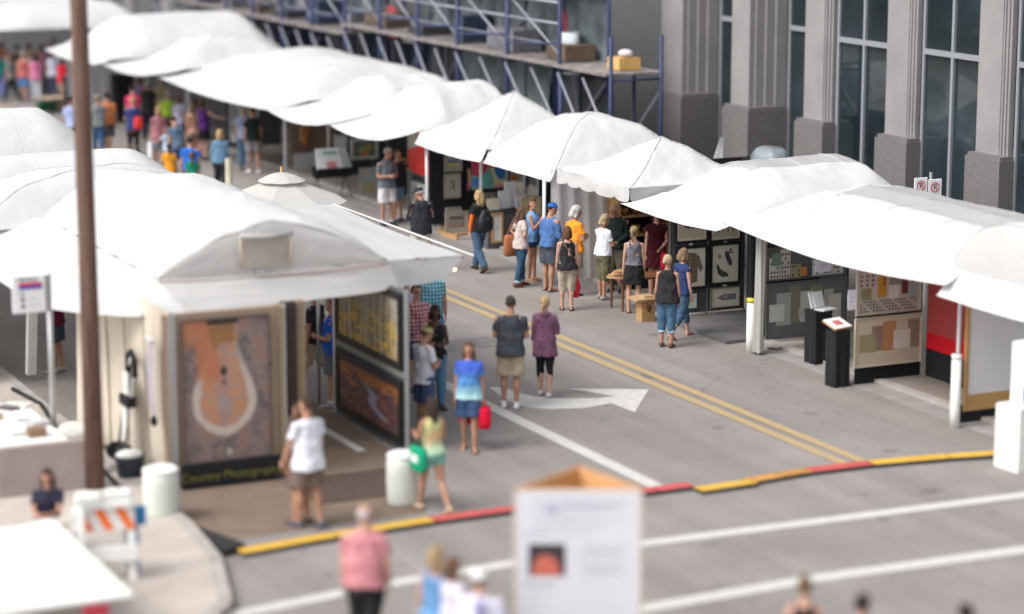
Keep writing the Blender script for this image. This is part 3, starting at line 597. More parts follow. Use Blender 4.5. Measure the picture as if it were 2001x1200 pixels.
def canyon_fn(u, v):
    n1 = fbm(u*5, v*7, 1); n2 = fbm(u*16, v*22, 4); n3 = noise.noise(Vector((u*60, v*80, 2)))
    c = mixc((.13, .10, .105), (.30, .225, .205), .5+.7*n1+.5*n2)
    c = mixc(c, (.24, .11, .07), ss(.1, .6, n1+n2*.6)*.6)
    uc = u-.47; w_ = .10+.26*ss(.95, .40, v)                     # river loop
    r = math.hypot(uc/.37, (v-.42)/.25) if v < .42 else abs(uc)/(.37-.20*ss(.42, .85, v)); r += .05*n1+.03*n2
    inner = ss(.84, .76, r); river = ss(1.04, .98, r)*ss(.74, .80, r)
    body = mixc((.52, .22, .11), (.36, .25, .20), .5+.9*n2); body = mixc(body, (.36, .30, .27), ss(.45, .2, math.hypot(uc/.2, (v-.42)/.16)+.25*n1))
    body = mixc(body, (.26, .22, .24), .5*ss(.12, .0, abs(uc+.0+.05*n1)+.05*abs(v-.45)))
    c = mixc(c, body, inner*(1 if v < .86 else ss(.95, .86, v)))
    c = mixc(c, (.56, .49, .43), river*(.85-.6*ss(.45, .9, v)))
    c = mixc(c, (.45, .15, .07), ss(.5, .62, v)*ss(.16, .10, abs(u-.27+.12*(v-.8)+.03*n1))*.8)
    c = mixc(c, (.42, .17, .09), ss(.75, .9, v)*ss(.14, .06, abs(u-.07)))
    c = mixc(c, mixc((.34, .155, .045), (.22, .12, .06), .5+n2), ss(.79, .84, v+.05*n1)*ss(.19, .13, abs(uc)+.05*n1))
    if v >= .965 and abs(uc) < .18: c = (.03, .025, .02)
    c = mixc(c, (.05, .03, .03), ss(.05, .03, math.hypot(uc, (v-.63)*1.1))+.8*ss(.03, .015, math.hypot(uc, v-.55)))
    c = mixc(c, (.45, .40, .36), ss(.045, .02, math.hypot(u-.52, (v-.05)*1.2)))
    c = mixc(c, (.28, .19, .16), .7*ss(.07, .0, abs(u-.18-.35*(.25-v)))*ss(.30, .22, v))
    return tuple(max(0, x*(1+.25*n3)) for x in c)
def aspen_fn(u, v):
    n1 = fbm(u*6, v*7, 3); n2 = fbm(u*22, v*24, 6); n3 = noise.noise(Vector((u*50, v*60, 5)))
    c = mixc((.16, .12, .05), (.50, .29, .012), ss(-.25, .35, n1+n2*.7)*(.35+.65*ss(.95, .3, v)))
    c = mixc(c, (.27, .23, .20), ss(.45, .9, v)*.6)
    for k in range(12):
        x = .04+.084*k+.02*math.sin(k*5.1)+.01*math.sin(v*6+k); wd = .010+.007*((k*7) % 3)
        if abs(u-x) < wd: c = mixc((.46, .42, .37), (.22, .19, .17), ss(.2, 1, abs(u-x)/wd)); c = mixc(c, (.07, .06, .05), ss(.25, .4, n3))
    c = mixc(c, (.58, .38, .02), ss(.25, .45, n2+.3*n1)*ss(.8, .3, v))
    return c
def creek_fn(u, v):
    n1 = fbm(u*5+v*4, v*9-u*3, 7); n2 = fbm(u*18, v*22, 9)
    c = mixc((.06, .03, .028), (.22, .085, .065), ss(-.5, .6, n1+.6*n2))
    c = mixc(c, (.17, .12, .15), ss(.1, .5, n2-n1)*.5)
    c = mixc(c, (.42, .15, .02), ss(.60, .85, v+.25*n1)*ss(-.4, .2, n2)); c = mixc(c, (.03, .02, .018), ss(.9, 1.0, v+.2*n2)*.7)
    xs = .36+.45*(1-v)**1.3+.05*math.sin(v*14); c = mixc(c, (.26, .27, .34), ss(.09, .03, abs(u-xs)+.03*n2)*ss(.10, .2, v)*ss(.74, .6, v))
    return c
def rs(n, seed, cols, w0=.05, w1=.3):
    r = random.Random(seed); o = []
    for i in range(n):
        x, y = r.random()*.85, r.random()*.85; o.append(('e', .08+x, .08+y, r.uniform(w0, w1)/2, r.uniform(w0, w1)/2, r.choice(cols)))
    return o
CRM = (.74, .69, .57); BK_ = (.02, .018, .018); OAK = (.42, .24, .09)
def houses(seed, cols, n=9):
    r = random.Random(seed); out = []; wins = []; bl = []
    x = .02
    for i in range(n):
        w_ = .96/n; h = r.choice([.55, .7, .8, .45, .95]); c = cols[i % len(cols)]
        out.append(('r', x, .02, x+w_*.96, h, c))
        for a in range(3):
            for b in range(int(h/.14)):
                if r.random() < .75: wins.append((x+w_*(.12+.28*a), .06+.14*b, x+w_*(.28+.28*a), .13+.14*b))
        x += w_
    out.append(('R', wins, (.05, .045, .045)))
    return out
def blocks(lst): return [('r', *q) for q in lst]

# ---- booth under the long low tent (t 30.8 .. 37.4)
wallpanel('dark display wall holding a houses print and a grey block print', 'T', 37.45, 22.65, 24.1, .12, 2.4, M_black)
picture('wide print of small white and green houses in a dark mount, upper left booth wall', 'T', 37.40, (1497, 478, 1652, 543), (.09, .085, .075), .02, None, 0, (.10, .10, .095), houses(3, [(.55, .52, .47), (.5, .45, .42), (.28, .28, .15), (.08, .08, .1), (.5, .5, .46)], 7)+[('r', .05, .45, .17, .85, (.13, .24, .18)), ('R', [(.42, .05, .5, .35)], (.5, .2, .05))])
picture('grey print of overlapping pale and olive blocks, lower left booth wall', 'T', 37.40, (1495, 547, 1652, 656), (.11, .11, .11), .02, None, 0, (.12, .12, .125),
        blocks([(.28, .25, .42, .95, (.19, .18, .13)), (.55, .25, .7, .92, (.19, .18, .13)), (.12, .22, .3, .82, (.32, .34, .32)), (.03, .3, .22, .62, (.5, .5, .46)), (.42, .35, .58, .82, (.48, .48, .44)), (.40, .3, .62, .52, (.38, .38, .35)), (.42, .25, .55, .34, (.46, .46, .42)), (.72, .28, .84, .82, (.36, .35, .32)), (.78, .2, .94, .72, (.48, .46, .41))]))
wallpanel('black display wall holding two beige block prints, middle of the long tent', 'T', 33.80, 22.5, 23.8, .0, 2.35, M_black, feet=False)
picture('beige print of orange, white and maroon blocks over rows of houses, above the pedestal', 'T', 33.75, (1672, 520, 1798, 611), (.45, .40, .34), .015, None, 0, (.48, .43, .37),
        [('r', .0, .5, .3, 1, (.50, .43, .40)), ('r', .32, .35, .46, .95, (.52, .25, .03)), ('r', .5, .3, .66, .6, (.6, .58, .52)), ('r', .5, .6, .7, .95, (.25, .22, .2)), ('r', .7, .38, .8, .9, (.16, .035, .04)), ('r', .82, .3, .92, .95, (.34, .38, .38)), ('r', .06, .32, .22, .58, (.25, .23, .12))]
        +[('R', [(.05+.05*i, y, .08+.05*i, y+.04) for i in range(18) for y in (.04, .11, .18, .25) if (i*7+int(y*100)) % 5], (.12, .1, .1)), ('R', [(.04+.09*i, y, .08+.09*i, y+.05) for i in (0, 1, 2, 4, 8, 9) for y in (.62, .72, .82)], (.2, .05, .05))])
picture('cream print of olive, brown, rust and white blocks, below the houses print beside the pedestal', 'T', 33.75, (1668, 616, 1798, 712), (.5, .44, .34), .015, None, 0, (.50, .43, .33),
        blocks([(.25, .3, .45, .82, (.24, .17, .13)), (.42, .28, .62, .9, (.40, .20, .085)), (.06, .28, .32, .66, (.28, .25, .14)), (.8, .3, .98, .9, (.26, .19, .14)), (.58, .3, .84, .7, (.56, .52, .46))])+[('R', [(.03+.05*i, .05, .034+.05*i, .22) for i in range(19)], (.35, .22, .16))])
wallpanel('black-based display wall with the red panel, right end of the long tent', 'S', 23.85, -33.70, -30.95, .0, 2.3, M_black, feet=False)
u0, u1, z0, z1 = pxrect('S', 23.9, 1800, 555, 1866, 735)
picture('tall glossy red panel painting beside the white weighted pole', 'S', 23.82, (-33.62, -31.2, .55, 2.25), None, 0, None, 0, (.42, .035, .04), [('r', .0, .0, .6, .16, (.55, .0, .01)), ('r', .0, .16, 1, 1, (.36, .05, .045))], px=False)
wb = wallpanel('large blank white board in an oak frame, end wall facing the crosswalk', 'T', 30.80, 22.42, 25.0, .0, .28, M_black, feet=False)
picture('blank grey-white board with a wide oak frame facing the crosswalk', 'T', 30.72, (22.45, 24.9, .22, 2.22), OAK, .07, None, 0, (.60, .59, .62), [('r', 0, 0, 1, .10, (.40, .24, .09))], px=False)
# white post with weight sleeve etc
for (px, py, lab, z_) in [(1865, 835, 'white weight sleeve standing by the pole at the corner of the whiteboard wall', 1.15), (1466, 690, 'white weight tube with a yellow cap beside the gathered curtain', .98)]:
    q = at(px, py); t = thing('tent_weight', lab, 'tent weight', q)
    MB().lathe(q, [(.075, 0), (.078, .3), (.075, z_)], 16).build('sleeve', M_pvc, t, True)
    MB().lathe(q+Vector((0, 0, z_)), [(.08, -.06), (.08, .01)], 16).build('cap', paint((.6, .5, .05)) if px == 1466 else M_pvc, t, True)
q = at(1482, 693)
cu = thing('gathered_curtain', 'white curtain gathered around the tent pole between two booths', 'curtain', q)
MB().grid(lambda a, b: (q.x+(.085+.02*math.sin(a*44)+.03*math.sin(3*b+a*6))*math.cos(6.283*a), q.y+(.09+.02*math.cos(a*38))*math.sin(6.283*a), .05+2.35*b), 60, 10).build('cloth', fabric('curtain_white', (.46, .45, .43), .2), cu, True)
MB().tube([(q.x, q.y, 0), (q.x, q.y, 2.5)], .025, 8).build('rod', M_alu, cu)
q = at(1530, 683)
tag(MB().ball((q.x+.2, q.y+.1, .05), .5, .14, .06, 20, 8).build('sandbag', mat('bag_canvas', (.42, .39, .34), .9, .15, 6, .6, 12), smooth=True), 'long pale sandbag lying below the grey block print', 'sandbag')
for (x0, y0, w_, h, lab) in [(1608, 712, .36, .93, 'black draped pedestal with an open catalogue, left of the two pedestals'), (1645, 757, .31, .95, 'narrow black draped pedestal with a tilted price sheet, right of the two pedestals')]:
    q = at(x0, y0); q.y += w_/2; t = thing('pedestal', lab, 'pedestal', q)
    mb = MB(); N = 40
    mb.grid(lambda a, b: (q.x+(w_/2+.012*math.sin(a*60)*(1-b))*max(-1, min(1, 1.35*math.cos(6.283*a))), q.y+(w_/2+.012*math.sin(a*50)*(1-b))*max(-1, min(1, 1.35*math.sin(6.283*a))), h*b), 72, 6, M_black)
    mb.build('cloth_skirt', M_black, t)
    MB().box(q.x-w_/2+.003, q.y-w_/2+.003, h-.03, q.x+w_/2-.003, q.y+w_/2-.003, h+.004).build('pedestal_top', M_black, t)
q = at(1606, 712); q.y += .25
lp = thing('display_catalogue', 'open folding catalogue with pale pages standing on the left black pedestal', 'catalogue', (q.x, q.y, .94))
MB().obox((q.x+.05, q.y+.05, 1.09), .34, .015, .28, .25, M_paper, -.3).build('upright_page', mat('page_grey', (.33, .34, .38), .5), lp)
MB().obox((q.x+.02, q.y-.06, 1.075), .2, .012, .17, .25, M_paper, -.3).build('inset_page', M_paper, lp)
MB().obox((q.x+.14, q.y-.12, .946), .36, .22, .02, .25).build('flat_page', M_paper, lp)
q = at(1645, 757); q.y += .2
sh = thing('price_sheet', 'white sheet with a red image on a tilted stand on the right black pedestal', 'sheet', (q.x, q.y, .955))
MB().obox((q.x, q.y-.02, 1.045), .42, .32, .03, .25, None, .35).build('stand', M_wood, sh)
MB().obox((q.x, q.y-.02, 1.065), .40, .31, .008, .25, None, .35).build('paper', M_paper, sh)
MB().obox((q.x, q.y-.02, 1.072), .18, .14, .006, .25, None, .35).build('printed_image', paint((.5, .15, .15)), sh)
for lab, r_ in [('small white notice hanging below the awning in front of the houses print', (1591, 508, 1622, 531)), ('white notice with a small drawing pinned beside the beige houses print', (1656, 566, 1671, 605))]:
    picture(lab, 'T', 35.2 if r_[0] < 1600 else 33.7, r_, None, 0, None, 0, (.7, .68, .78), [('r', .2, .4, .7, .44, (.4, .4, .45)), ('r', .2, .6, .8, .64, (.4, .4, .45))], name='paper_notice')
# ---- botanical / costume prints booth (t 36.9 .. 40)
wallpanel('charcoal display wall with framed prints of a coat and shoes, behind the two women', 'T', 39.95, 22.35, 24.0, .1, 2.4, M_grey)
leafy = lambda sd: [('p', [(.5+.42*math.cos(a)*r, .72+.3*math.sin(a)*r) for a, r in ((k*.52+sd, 1-.45*(k % 2)) for k in range(12))], (.13, .1, .07))]+rs(14, sd, [(.1, .09, .05), (.25, .18, .1), (.06, .05, .04)], .05, .14)
picture('framed print of brown leaves, top row on the charcoal wall, left', 'T', 39.9, (1318, 425, 1382, 473), BK_, .035, CRM, .05, (.6, .5, .38), [('p', [(.2+.6*i/9, .75+.2*math.sin(i*2.1)) for i in range(10)]+[(.8, .9), (.2, .9)], (.14, .1, .06))]+[('e', .25+.05*i, .7+.07*math.sin(i*1.7), .035, .08, (.12, .09, .06)) for i in range(11)])
picture('framed print of hanging dark figures, top row on the charcoal wall, right', 'T', 39.9, (1386, 425, 1447, 470), BK_, .03, CRM, .05, (.6, .5, .38), [('e', .2+.2*i, .55, .03, .28, (.15, .11, .07)) for i in range(4)])
picture('framed print of a patterned coat with wide sleeves, above the small notice', 'T', 39.9, (1319, 480, 1381, 565), BK_, .05, (.72, .70, .57), .03, (.72, .70, .57),
        [('p', [(.38, .92), (.62, .92), (.8, .82), (.97, .45), (.85, .35), (.74, .52), (.76, .1), (.5, .04), (.24, .1), (.22, .5), (.1, .3), (0, .42), (.2, .82)], (.22, .19, .14))]+[('e', .26+.5*((i*37) % 17)/17, .12+.75*((i*23) % 19)/19, .02, .02, (.55, .52, .42) if i % 2 else (.05, .04, .04)) for i in range(48)]+[('p', [(.42, .9), (.58, .9), (.56, .1), (.44, .1)], (.2, .13, .07))])
picture('framed print of two dark shoes and a flower', 'T', 39.9, (1386, 474, 1445, 555), BK_, .045, (.71, .70, .58), .03, (.71, .70, .58),
        [('p', [(.5, .85), (.58, .88), (.78, .6), (.8, .45), (.7, .42), (.6, .52), (.48, .75)], (.09, .06, .1)), ('p', [(.12, .45), (.2, .5), (.3, .35), (.62, .2), (.66, .12), (.4, .1), (.2, .2)], (.08, .08, .06)), ('e', .72, .9, .04, .05, (.06, .05, .05)), ('e', .66, .82, .04, .04, (.06, .05, .05)), ('e', .78, .82, .04, .04, (.06, .05, .05)), ('e', .25, .72, .08, .07, (.42, .33, .22))])
picture('small framed print of a grey striped bird shape below the shoes', 'T', 39.9, (1387, 560, 1444, 600), (.2, .17, .14), .02, (.70, .67, .54), .04, (.70, .67, .54), [('p', [(.15, .5), (.4, .7), (.95, .72), (.95, .3), (.4, .28)], (.2, .2, .19)), ('r', .45, .4, .6, .6, (.38, .37, .32))])
picture('tiny pale green and pink notice on the charcoal wall by the woman in navy', 'T', 39.9, (1340, 574, 1360, 602), None, 0, None, 0, (.6, .63, .66), [('r', .1, .1, .6, .5, (.45, .6, .42)), ('r', .1, .7, .9, .85, (.65, .45, .5))], name='paper_notice')
for k_, (x_, y_) in enumerate([(1350, 477), (1417, 473), (1350, 569), (1416, 558)]):
    q_ = at(x_, y_, t=39.92); tag(MB().box(q_.x-.035, 39.9, q_.z-.02, q_.x+.035, 39.93, q_.z+.02).build('price_tag', M_paper), 'small white price tag %s on the charcoal wall' % ['below the leaf print', 'below the hanging figures print', 'below the coat print', 'below the shoe print'][k_], 'price tag', 'price tags on the charcoal wall')
wallpanel('charcoal side display wall turned toward the street, right of the shoe print', 'S', 24.02, -39.9, -37.6, .1, 2.4, M_grey)
picture('narrow framed print of a red seated figure on the side wall', 'S', 23.97, (-39.6, -38.7, 1.25, 2.0), BK_, .03, (.6, .56, .48), .12, (.2, .1, .09), [('e', .5, .5, .3, .35, (.5, .45, .42))], px=False)
picture('narrow cream print low on the side wall beside the curtain', 'S', 23.97, (-39.1, -38.4, .55, 1.1), (.1, .1, .1), .02, (.58, .55, .46), .1, (.35, .3, .22), [('e', .5, .5, .2, .3, (.1, .08, .06))], px=False)
q = at(1308, 560); tag(MB().tube([(q.x, 40.1, .1), (q.x, 40.1, 2.42)], .035, 10).build('booth_post', M_alu, smooth=True), 'grey metal post between the bowls booth and the charcoal wall', 'post')
# ---- wooden bowls booth (t 40.4 .. 44)
wallpanel('black cloth wall behind the wooden bowls booth', 'T', 44.35, 23.25, 27.3, .1, 2.35, M_black, feet=False)
wallpanel('black cloth back wall closing the bowls booth toward the building', 'S', 26.5, -44.3, -40.2, .1, 2.35, M_black, feet=False)
tag(MB().grid(lambda a, b: (21.95+1.35*a, 44.15+.04*math.sin(a*26+2*b), .08+2.3*b), 50, 5).build('side_curtain', fabric('white_curtain', (.66, .65, .66), .25), smooth=True), 'white side curtain behind the man in the blue cap', 'curtain')
sf = thing('shelf_unit', 'tall oak shelf unit stacked with turned wooden bowls at the back of the booth', 'shelf', (23.9, 43.9, 0))
for x in (23.28, 24.5): MB().box(x-.025, 43.7, 0, x+.025, 44.25, 2.2).build('upright', M_wood, sf)
for z in (.55, .95, 1.35, 1.85, 2.1): MB().box(23.31, 43.72, z, 24.47, 44.2, z+.03).build('shelf_board', M_wood, sf)
r = random.Random(4); bowls = 0
bnames = ['pale', 'honey', 'amber', 'reddish', 'dark']
bcols = [(.5, .33, .18), (.45, .25, .1), (.38, .17, .06), (.3, .09, .04), (.14, .06, .03)]
def bowl(x, y, z, R, h, ci, lab):
    prof = [(R*.35, 0), (R*.7, h*.35), (R, h), (R*.9, h), (R*.6, h*.42), (R*.1, h*.2)]
    o = MB().lathe((x, y, z), prof, 18).build('wooden_bowl', mat('bowl_%d' % ci, bcols[ci], .35, .2, 12, stretch=(1, 1, 6)), smooth=True)
    tag(o, lab, 'bowl', 'turned wooden bowls on the shelves')
for zi, z in enumerate((.58, .98, 1.38, 1.88)):
    for k in range(4):
        ci = r.randrange(5); where = ['bottom', 'second', 'third', 'top'][zi]
        bowl(23.5+.27*k, 43.93, z, r.uniform(.09, .13), r.uniform(.07, .18), ci, '%s turned wooden bowl on the %s shelf, %s along' % (bnames[ci], where, ['first', 'second', 'third', 'last'][k]))
tb_ = thing('display_table', 'dark red wooden table of cutting boards behind the woman in the grey tank top', 'table', at(1215, 620))
q = at(1208, 606); x0, y0 = q.x, q.y
MB().box(x0-.1, y0-.25, .60, x0+1.15, y0+.35, .64).build('tabletop', M_dwood, tb_)
for a, b in ((0, -.18), (1.05, -.18), (0, .28), (1.05, .28)): MB().tube([(x0+a, y0+b, 0), (x0+a, y0+b, .60)], [.022, .032], 8).build('leg', M_dwood, tb_)
for k, (a, b, zz, l) in enumerate([(.02, -.02, .642, 'lowest'), (.06, .02, .677, 'second'), (.10, .0, .712, 'third'), (.12, .02, .747, 'topmost')]):
    c = Vector((x0+a, y0+b, zz)); rot = .2*k-.3; mb = MB()
    pts = [(c.x+.26*math.cos(g)*math.cos(rot)-.13*math.sin(g)*math.sin(rot), c.y+.26*math.cos(g)*math.sin(rot)+.13*math.sin(g)*math.cos(rot)) for g in [i*.3927 for i in range(16)]]
    tag(mb.prism(pts, c.z, c.z+.03, None).build('cutting_board', mat('bowl_%d' % (1 if k % 2 else 0), bcols[k % 2])), '%s oval cutting board in the stack on the dark red table' % l, 'board', 'stacked cutting boards')
tb2 = thing('side_table', 'low dark table under the shelves left of the woman in the white shirt', 'table', (23.4, 43.0, 0))
MB().box(22.85, 42.7, .68, 23.6, 43.5, .72).build('tabletop', M_wood, tb2)
for a, b in ((22.9, 42.75), (23.55, 42.75), (22.9, 43.45), (23.55, 43.45)): MB().tube([(a, b, 0), (a, b, .68)], .025, 8).build('leg', M_dwood, tb2)
MB().box(22.95, 42.8, .05, 23.5, 43.4, .6).build('storage_bin', M_black, tb2)
for k in range(3): bowl(22.98+.22*k, 43.0, .722, .11, .08, k, '%s bowl on the low table under the shelves' % bnames[k])
cb = thing('wooden_crate_stand', 'small wooden block stand with a slatted top and a star knob beside the table', 'stand', at(1262, 625))
q = at(1262, 627)
MB().box(q.x-.14, q.y-.1, 0, q.x+.14, q.y+.14, .42).build('block', M_wood, cb)
MB().box(q.x-.30, q.y-.2, .425, q.x+.22, q.y+.25, .46).box(q.x-.1, q.y-.12, .463, q.x+.1, q.y+.1, .5).build('top_board', mat('bowl_0', bcols[0]), cb)
MB().ball((q.x, q.y-.12, .26), .05, .03, .07).build('knob', M_dwood, cb, True)
q = at(1208, 520)
# ---- booth of colourful paintings (t 44.2 .. 51)
wallpanel('black display wall with the colourful abstract painting behind the blonde woman', 'T', 51.6, 22.5, 24.4, .12, 2.4, M_black)
wallpanel('black back display wall to the right of the colourful painting', 'T', 49.3, 24.2, 26.8, .12, 2.4, M_black)
wallpanel('grey side display wall carrying the red painting, edge on to the street', 'S', 22.72, -53.4, -51.65, .12, 2.3, M_grey, feet=True)
picture('tall painting of a bright red shape on a pale ground, on the grey side wall', 'S', 22.66, (-53.2, -51.8, 1.15, 2.25), (.12, .12, .12), .03, None, 0, (.46, .44, .38), [('p', [(0, 0), (1, 0), (.9, .55), (.55, .72), (.35, .6), (0, .5)], (.85, .06, .05)), ('e', .5, .8, .15, .15, (.5, .3, .28))], px=False)
picture('small green-framed print below the red painting', 'S', 22.66, (-53.1, -51.9, .42, 1.02), (.05, .12, .08), .03, (.6, .6, .54), .1, (.5, .52, .5), rs(8, 5, [(.7, .2, .3), (.2, .4, .25), (.1, .2, .5)], .1, .3), px=False)
picture('pale framed painting with a yellow field, top left of the black wall', 'T', 51.55, (867, 304, 902, 335), (.3, .28, .24), .03, (.32, .30, .26), .08, (.4, .32, .1), [('r', 0, .6, 1, 1, (.1, .15, .3)), ('r', 0, .3, 1, .5, (.55, .45, .1))])
picture('pale framed painting of a figure in white, below the yellow field painting', 'T', 51.55, (867, 339, 899, 387), (.33, .31, .26), .03, (.40, .37, .31), .12, (.2, .18, .16), [('e', .4, .5, .25, .3, (.6, .5, .3)), ('e', .6, .4, .2, .35, (.08, .06, .08)), ('r', .2, 0, .7, .2, (.6, .6, .6))])
picture('big colourful abstract painting with red, teal and blue shapes', 'T', 50.2, (921, 312, 991, 368), None, 0, None, 0, (.16, .36, .33),
        [('p', [(0, 1), (.5, 1), (.42, .65), (.25, .4), (0, .5)], (.45, .04, .08)), ('e', .14, .72, .16, .16, (.5, .05, .1)), ('p', [(.4, 1), (.62, 1), (.66, .7), (.5, .62)], (.5, .12, .1)), ('p', [(.5, .7), (.62, .7), (.75, .25), (1, .3), (1, 0), (.6, .0), (.62, .3)], (.55, .5, .28)), ('e', .8, .68, .17, .36, (.02, .14, .42)), ('r', 0, .1, .2, .38, (.08, .2, .5)), ('r', .6, 0, 1, .12, (.55, .2, .25)), ('p', [(.9, 1), (1, 1), (1, .3), (.95, .4)], (.6, .5, .35)), ('p', [(.3, .5), (.5, .6), (.45, .05), (.25, .05)], (.12, .42, .36))])
picture('narrow painting of dark figures left of the colourful abstract', 'T', 51.5, (911, 328, 928, 372), None, 0, None, 0, (.05, .03, .05), [('p', [(.1, 1), (.4, .9), (.5, .2), (.3, .1)], (.6, .4, .2)), ('e', .7, .3, .15, .3, (.7, .4, .15)), ('e', .2, .2, .15, .2, (.5, .1, .3))])
picture('pale print of a black tree behind the blonde woman', 'T', 51.5, (942, 376, 967, 416), (.28, .26, .24), .02, (.36, .34, .3), .06, (.38, .35, .3), rs(10, 8, [(.06, .05, .05)], .1, .35))
picture('small orange square picture on the black wall', 'T', 50.2, (997, 341, 1009, 356), None, 0, None, 0, (.5, .2, .06), [('e', .5, .5, .3, .3, (.35, .12, .03))])
picture('cream picture of a green bottle behind the woman in the blue top', 'T', 48.0, (1017, 385, 1056, 430), (.4, .3, .15), .02, None, 0, (.50, .42, .26), [('p', [(.6, .35), (.75, .35), (.72, .6), (.69, .78), (.66, .78), (.63, .6)], (.03, .16, .12)), ('r', 0, 0, 1, .2, (.12, .08, .05))])
for k, (x0, y0, x1, y1, lb, tt_) in enumerate([(870, 405, 900, 440, 'rear leaning matted print in the rack below the figure painting', 50.9), (869, 413, 914, 453, 'front leaning matted print of a row of dark figures in the floor rack', 50.6)]):
    picture(lb, 'T', tt_, (x0, y0, x1, y1), (.33, .31, .28), .02, (.40, .38, .33), .09, (.10, .08, .07), [('R', [(.05+.1*i, .1, .12+.1*i, .75) for i in range(9)], (.4, .32, .28)), ('r', 0, 0, 1, .12, (.4, .15, .08))] if k else [], name='leaning_print')
rk = thing('print_rack', 'low wooden floor rack holding the leaning prints', 'rack', (22.9, 50.5, 0))
MB().box(22.45, 50.0, .1, 23.8, 50.08, .16).box(22.45, 50.9, .1, 23.8, 50.98, .16).box(22.45, 50.0, 0, 22.52, 50.98, .098).box(23.73, 50.0, 0, 23.8, 50.98, .098).build('rail', M_wood, rk)
q = at(1000, 470); dk = thing('print_desk', 'grey draped desk covered with prints behind the woman in the beige top', 'desk', q)
dq = at(985, 485); X, Y = dq.x, dq.y
MB().box(X-.4, Y, 0, X+.75, Y+.7, .78).build('skirt', M_grey, dk)
MB().box(X-.42, Y-.02, .783, X+.77, Y+.72, .80).build('desk_top', M_black, dk)
picture('oak framed white print leaning on the desk front beside the backpack', 'T', Y-.02, (960, 416, 982, 474), OAK, .04, (.7, .7, .68), .06, (.68, .68, .68), [('e', .7, .5, .12, .12, (.1, .15, .2))])
for k, (a, b, h, c, lb) in enumerate([(-.1, .35, .26, (.62, .57, .45), 'cream matted print standing on the desk'), (.22, .45, .40, (.74, .74, .78), 'white matted print leaning behind others on the desk'), (.42, .55, .58, (.75, .75, .79), 'tallest white matted print on the desk'), (.55, .3, .30, (.68, .68, .72), 'white matted print at the right end of the desk')]):
    o = MB().obox((X+a, Y+b, .815+h/2), .30, .02, h, .1*k, None, -.12).build('matted_print', paint(c)); tag(o, lb, 'print', 'prints standing on the desk')
tag(MB().ball((X+.1, Y-.25, .04), .28, .1, .04, 16, 6).build('sandbag', MC['bag_canvas'], smooth=True), 'small white sandbag in front of the grey desk', 'sandbag')
tag(MB().ball((23.3, 49.7, .04), .5, .12, .04, 16, 6).build('sandbag', MC['bag_canvas'], smooth=True), 'flat white sandbag in front of the print rack', 'sandbag')
# ---- booth behind the man in the grey polo (t 51.. 57)
wallpanel('black display wall with the flower painting, behind the folding print stand', 'T', 58.6, 22.9, 25.0, .35, 2.4, M_char)
wallpanel('black display wall with two small orange framed pictures, behind the man in the grey polo', 'T', 55.6, 23.1, 25.8, .2, 2.4, M_char)
picture('large white framed painting of an orange flower pot', 'T', 57.9, (684, 270, 738, 311), (.42, .40, .38), .08, None, 0, (.09, .12, .1), [('e', .4, .45, .2, .3, (.15, .25, .12)), ('p', [(.35, .05), (.65, .05), (.7, .35), (.3, .35)], (.5, .14, .04)), ('e', .7, .6, .18, .25, (.3, .2, .08))])
picture('small blank white framed picture left of the flower pot painting', 'T', 58.5, (652, 263, 677, 291), (.4, .38, .37), .03, (.5, .5, .52), .03, (.50, .50, .54), [])
picture('pale blue and yellow landscape leaning against the wall base', 'T', 57.0, (702, 327, 738, 383), (.38, .36, .33), .03, (.42, .41, .38), .06, (.34, .38, .42), [('r', 0, 0, 1, .5, (.42, .36, .2)), ('r', 0, .75, 1, 1, (.42, .42, .42))])
picture('small orange framed landscape beside the head of the man in the grey polo', 'T', 55.5, (775, 309, 802, 333), (.42, .20, .06), .06, None, 0, (.08, .05, .02), [('e', .5, .5, .3, .25, (.35, .2, .05))])
picture('second small orange framed landscape, nearer the white post', 'T', 55.5, (816, 311, 830, 342), (.42, .20, .06), .06, None, 0, (.1, .06, .02), [('e', .5, .5, .3, .25, (.35, .2, .05))])
q = at(648, 385)
st = thing('folding_print_stand', 'black folding stand holding white matted prints in front of the dark booth', 'print stand', q)
X, Y = q.x, q.y
for a in (-.42, .42):
    MB().tube([(X+a, Y-.35, 0), (X+a*.8, Y+.25, 1.0)], .014, 6).build('leg', M_black, st); MB().tube([(X+a, Y+.4, 0), (X+a*.8, Y-.15, .75)], .014, 6).build('leg', M_black, st)
MB().grid(lambda a, b: (X-.48+.96*a, Y-.32+.5*b, .78-.28*math.sin(math.pi*b)-.0*b), 4, 10).build('sling', M_black, st)
for k, (a, b, w_, h, c, lb) in enumerate([(-.02, -.05, .78, .42, (.75, .75, .76), 'front white matted print with a pink picture in the folding stand'), (-.02, .08, .70, .62, (.74, .74, .75), 'rear white matted print with a green strip in the folding stand'), (.36, -.02, .34, .62, (.76, .76, .76), 'white matted print tilted out of the right side of the folding stand')]):
    t = thing('matted_print', lb, 'print', (X+a, Y+b, .62), 'prints in the folding stand')
    M = dict(rx=-.5, rz=.0 if k < 2 else .5)
    MB().obox((X+a, Y+b, .62+h/2), w_, .015, h, M['rz'], None, -.4).build('mat_board', paint(c), t)
    if k < 2: MB().obox((X+a-.0, Y+b-.022-(.05*k), .62+h*(.5 if k == 0 else .82)), w_*.33 if k == 0 else w_*.6, .012, h*.4 if k == 0 else .06, 0, None, -.4).build('printed_image', paint((.62, .25, .27) if k == 0 else (.15, .4, .3)), t)
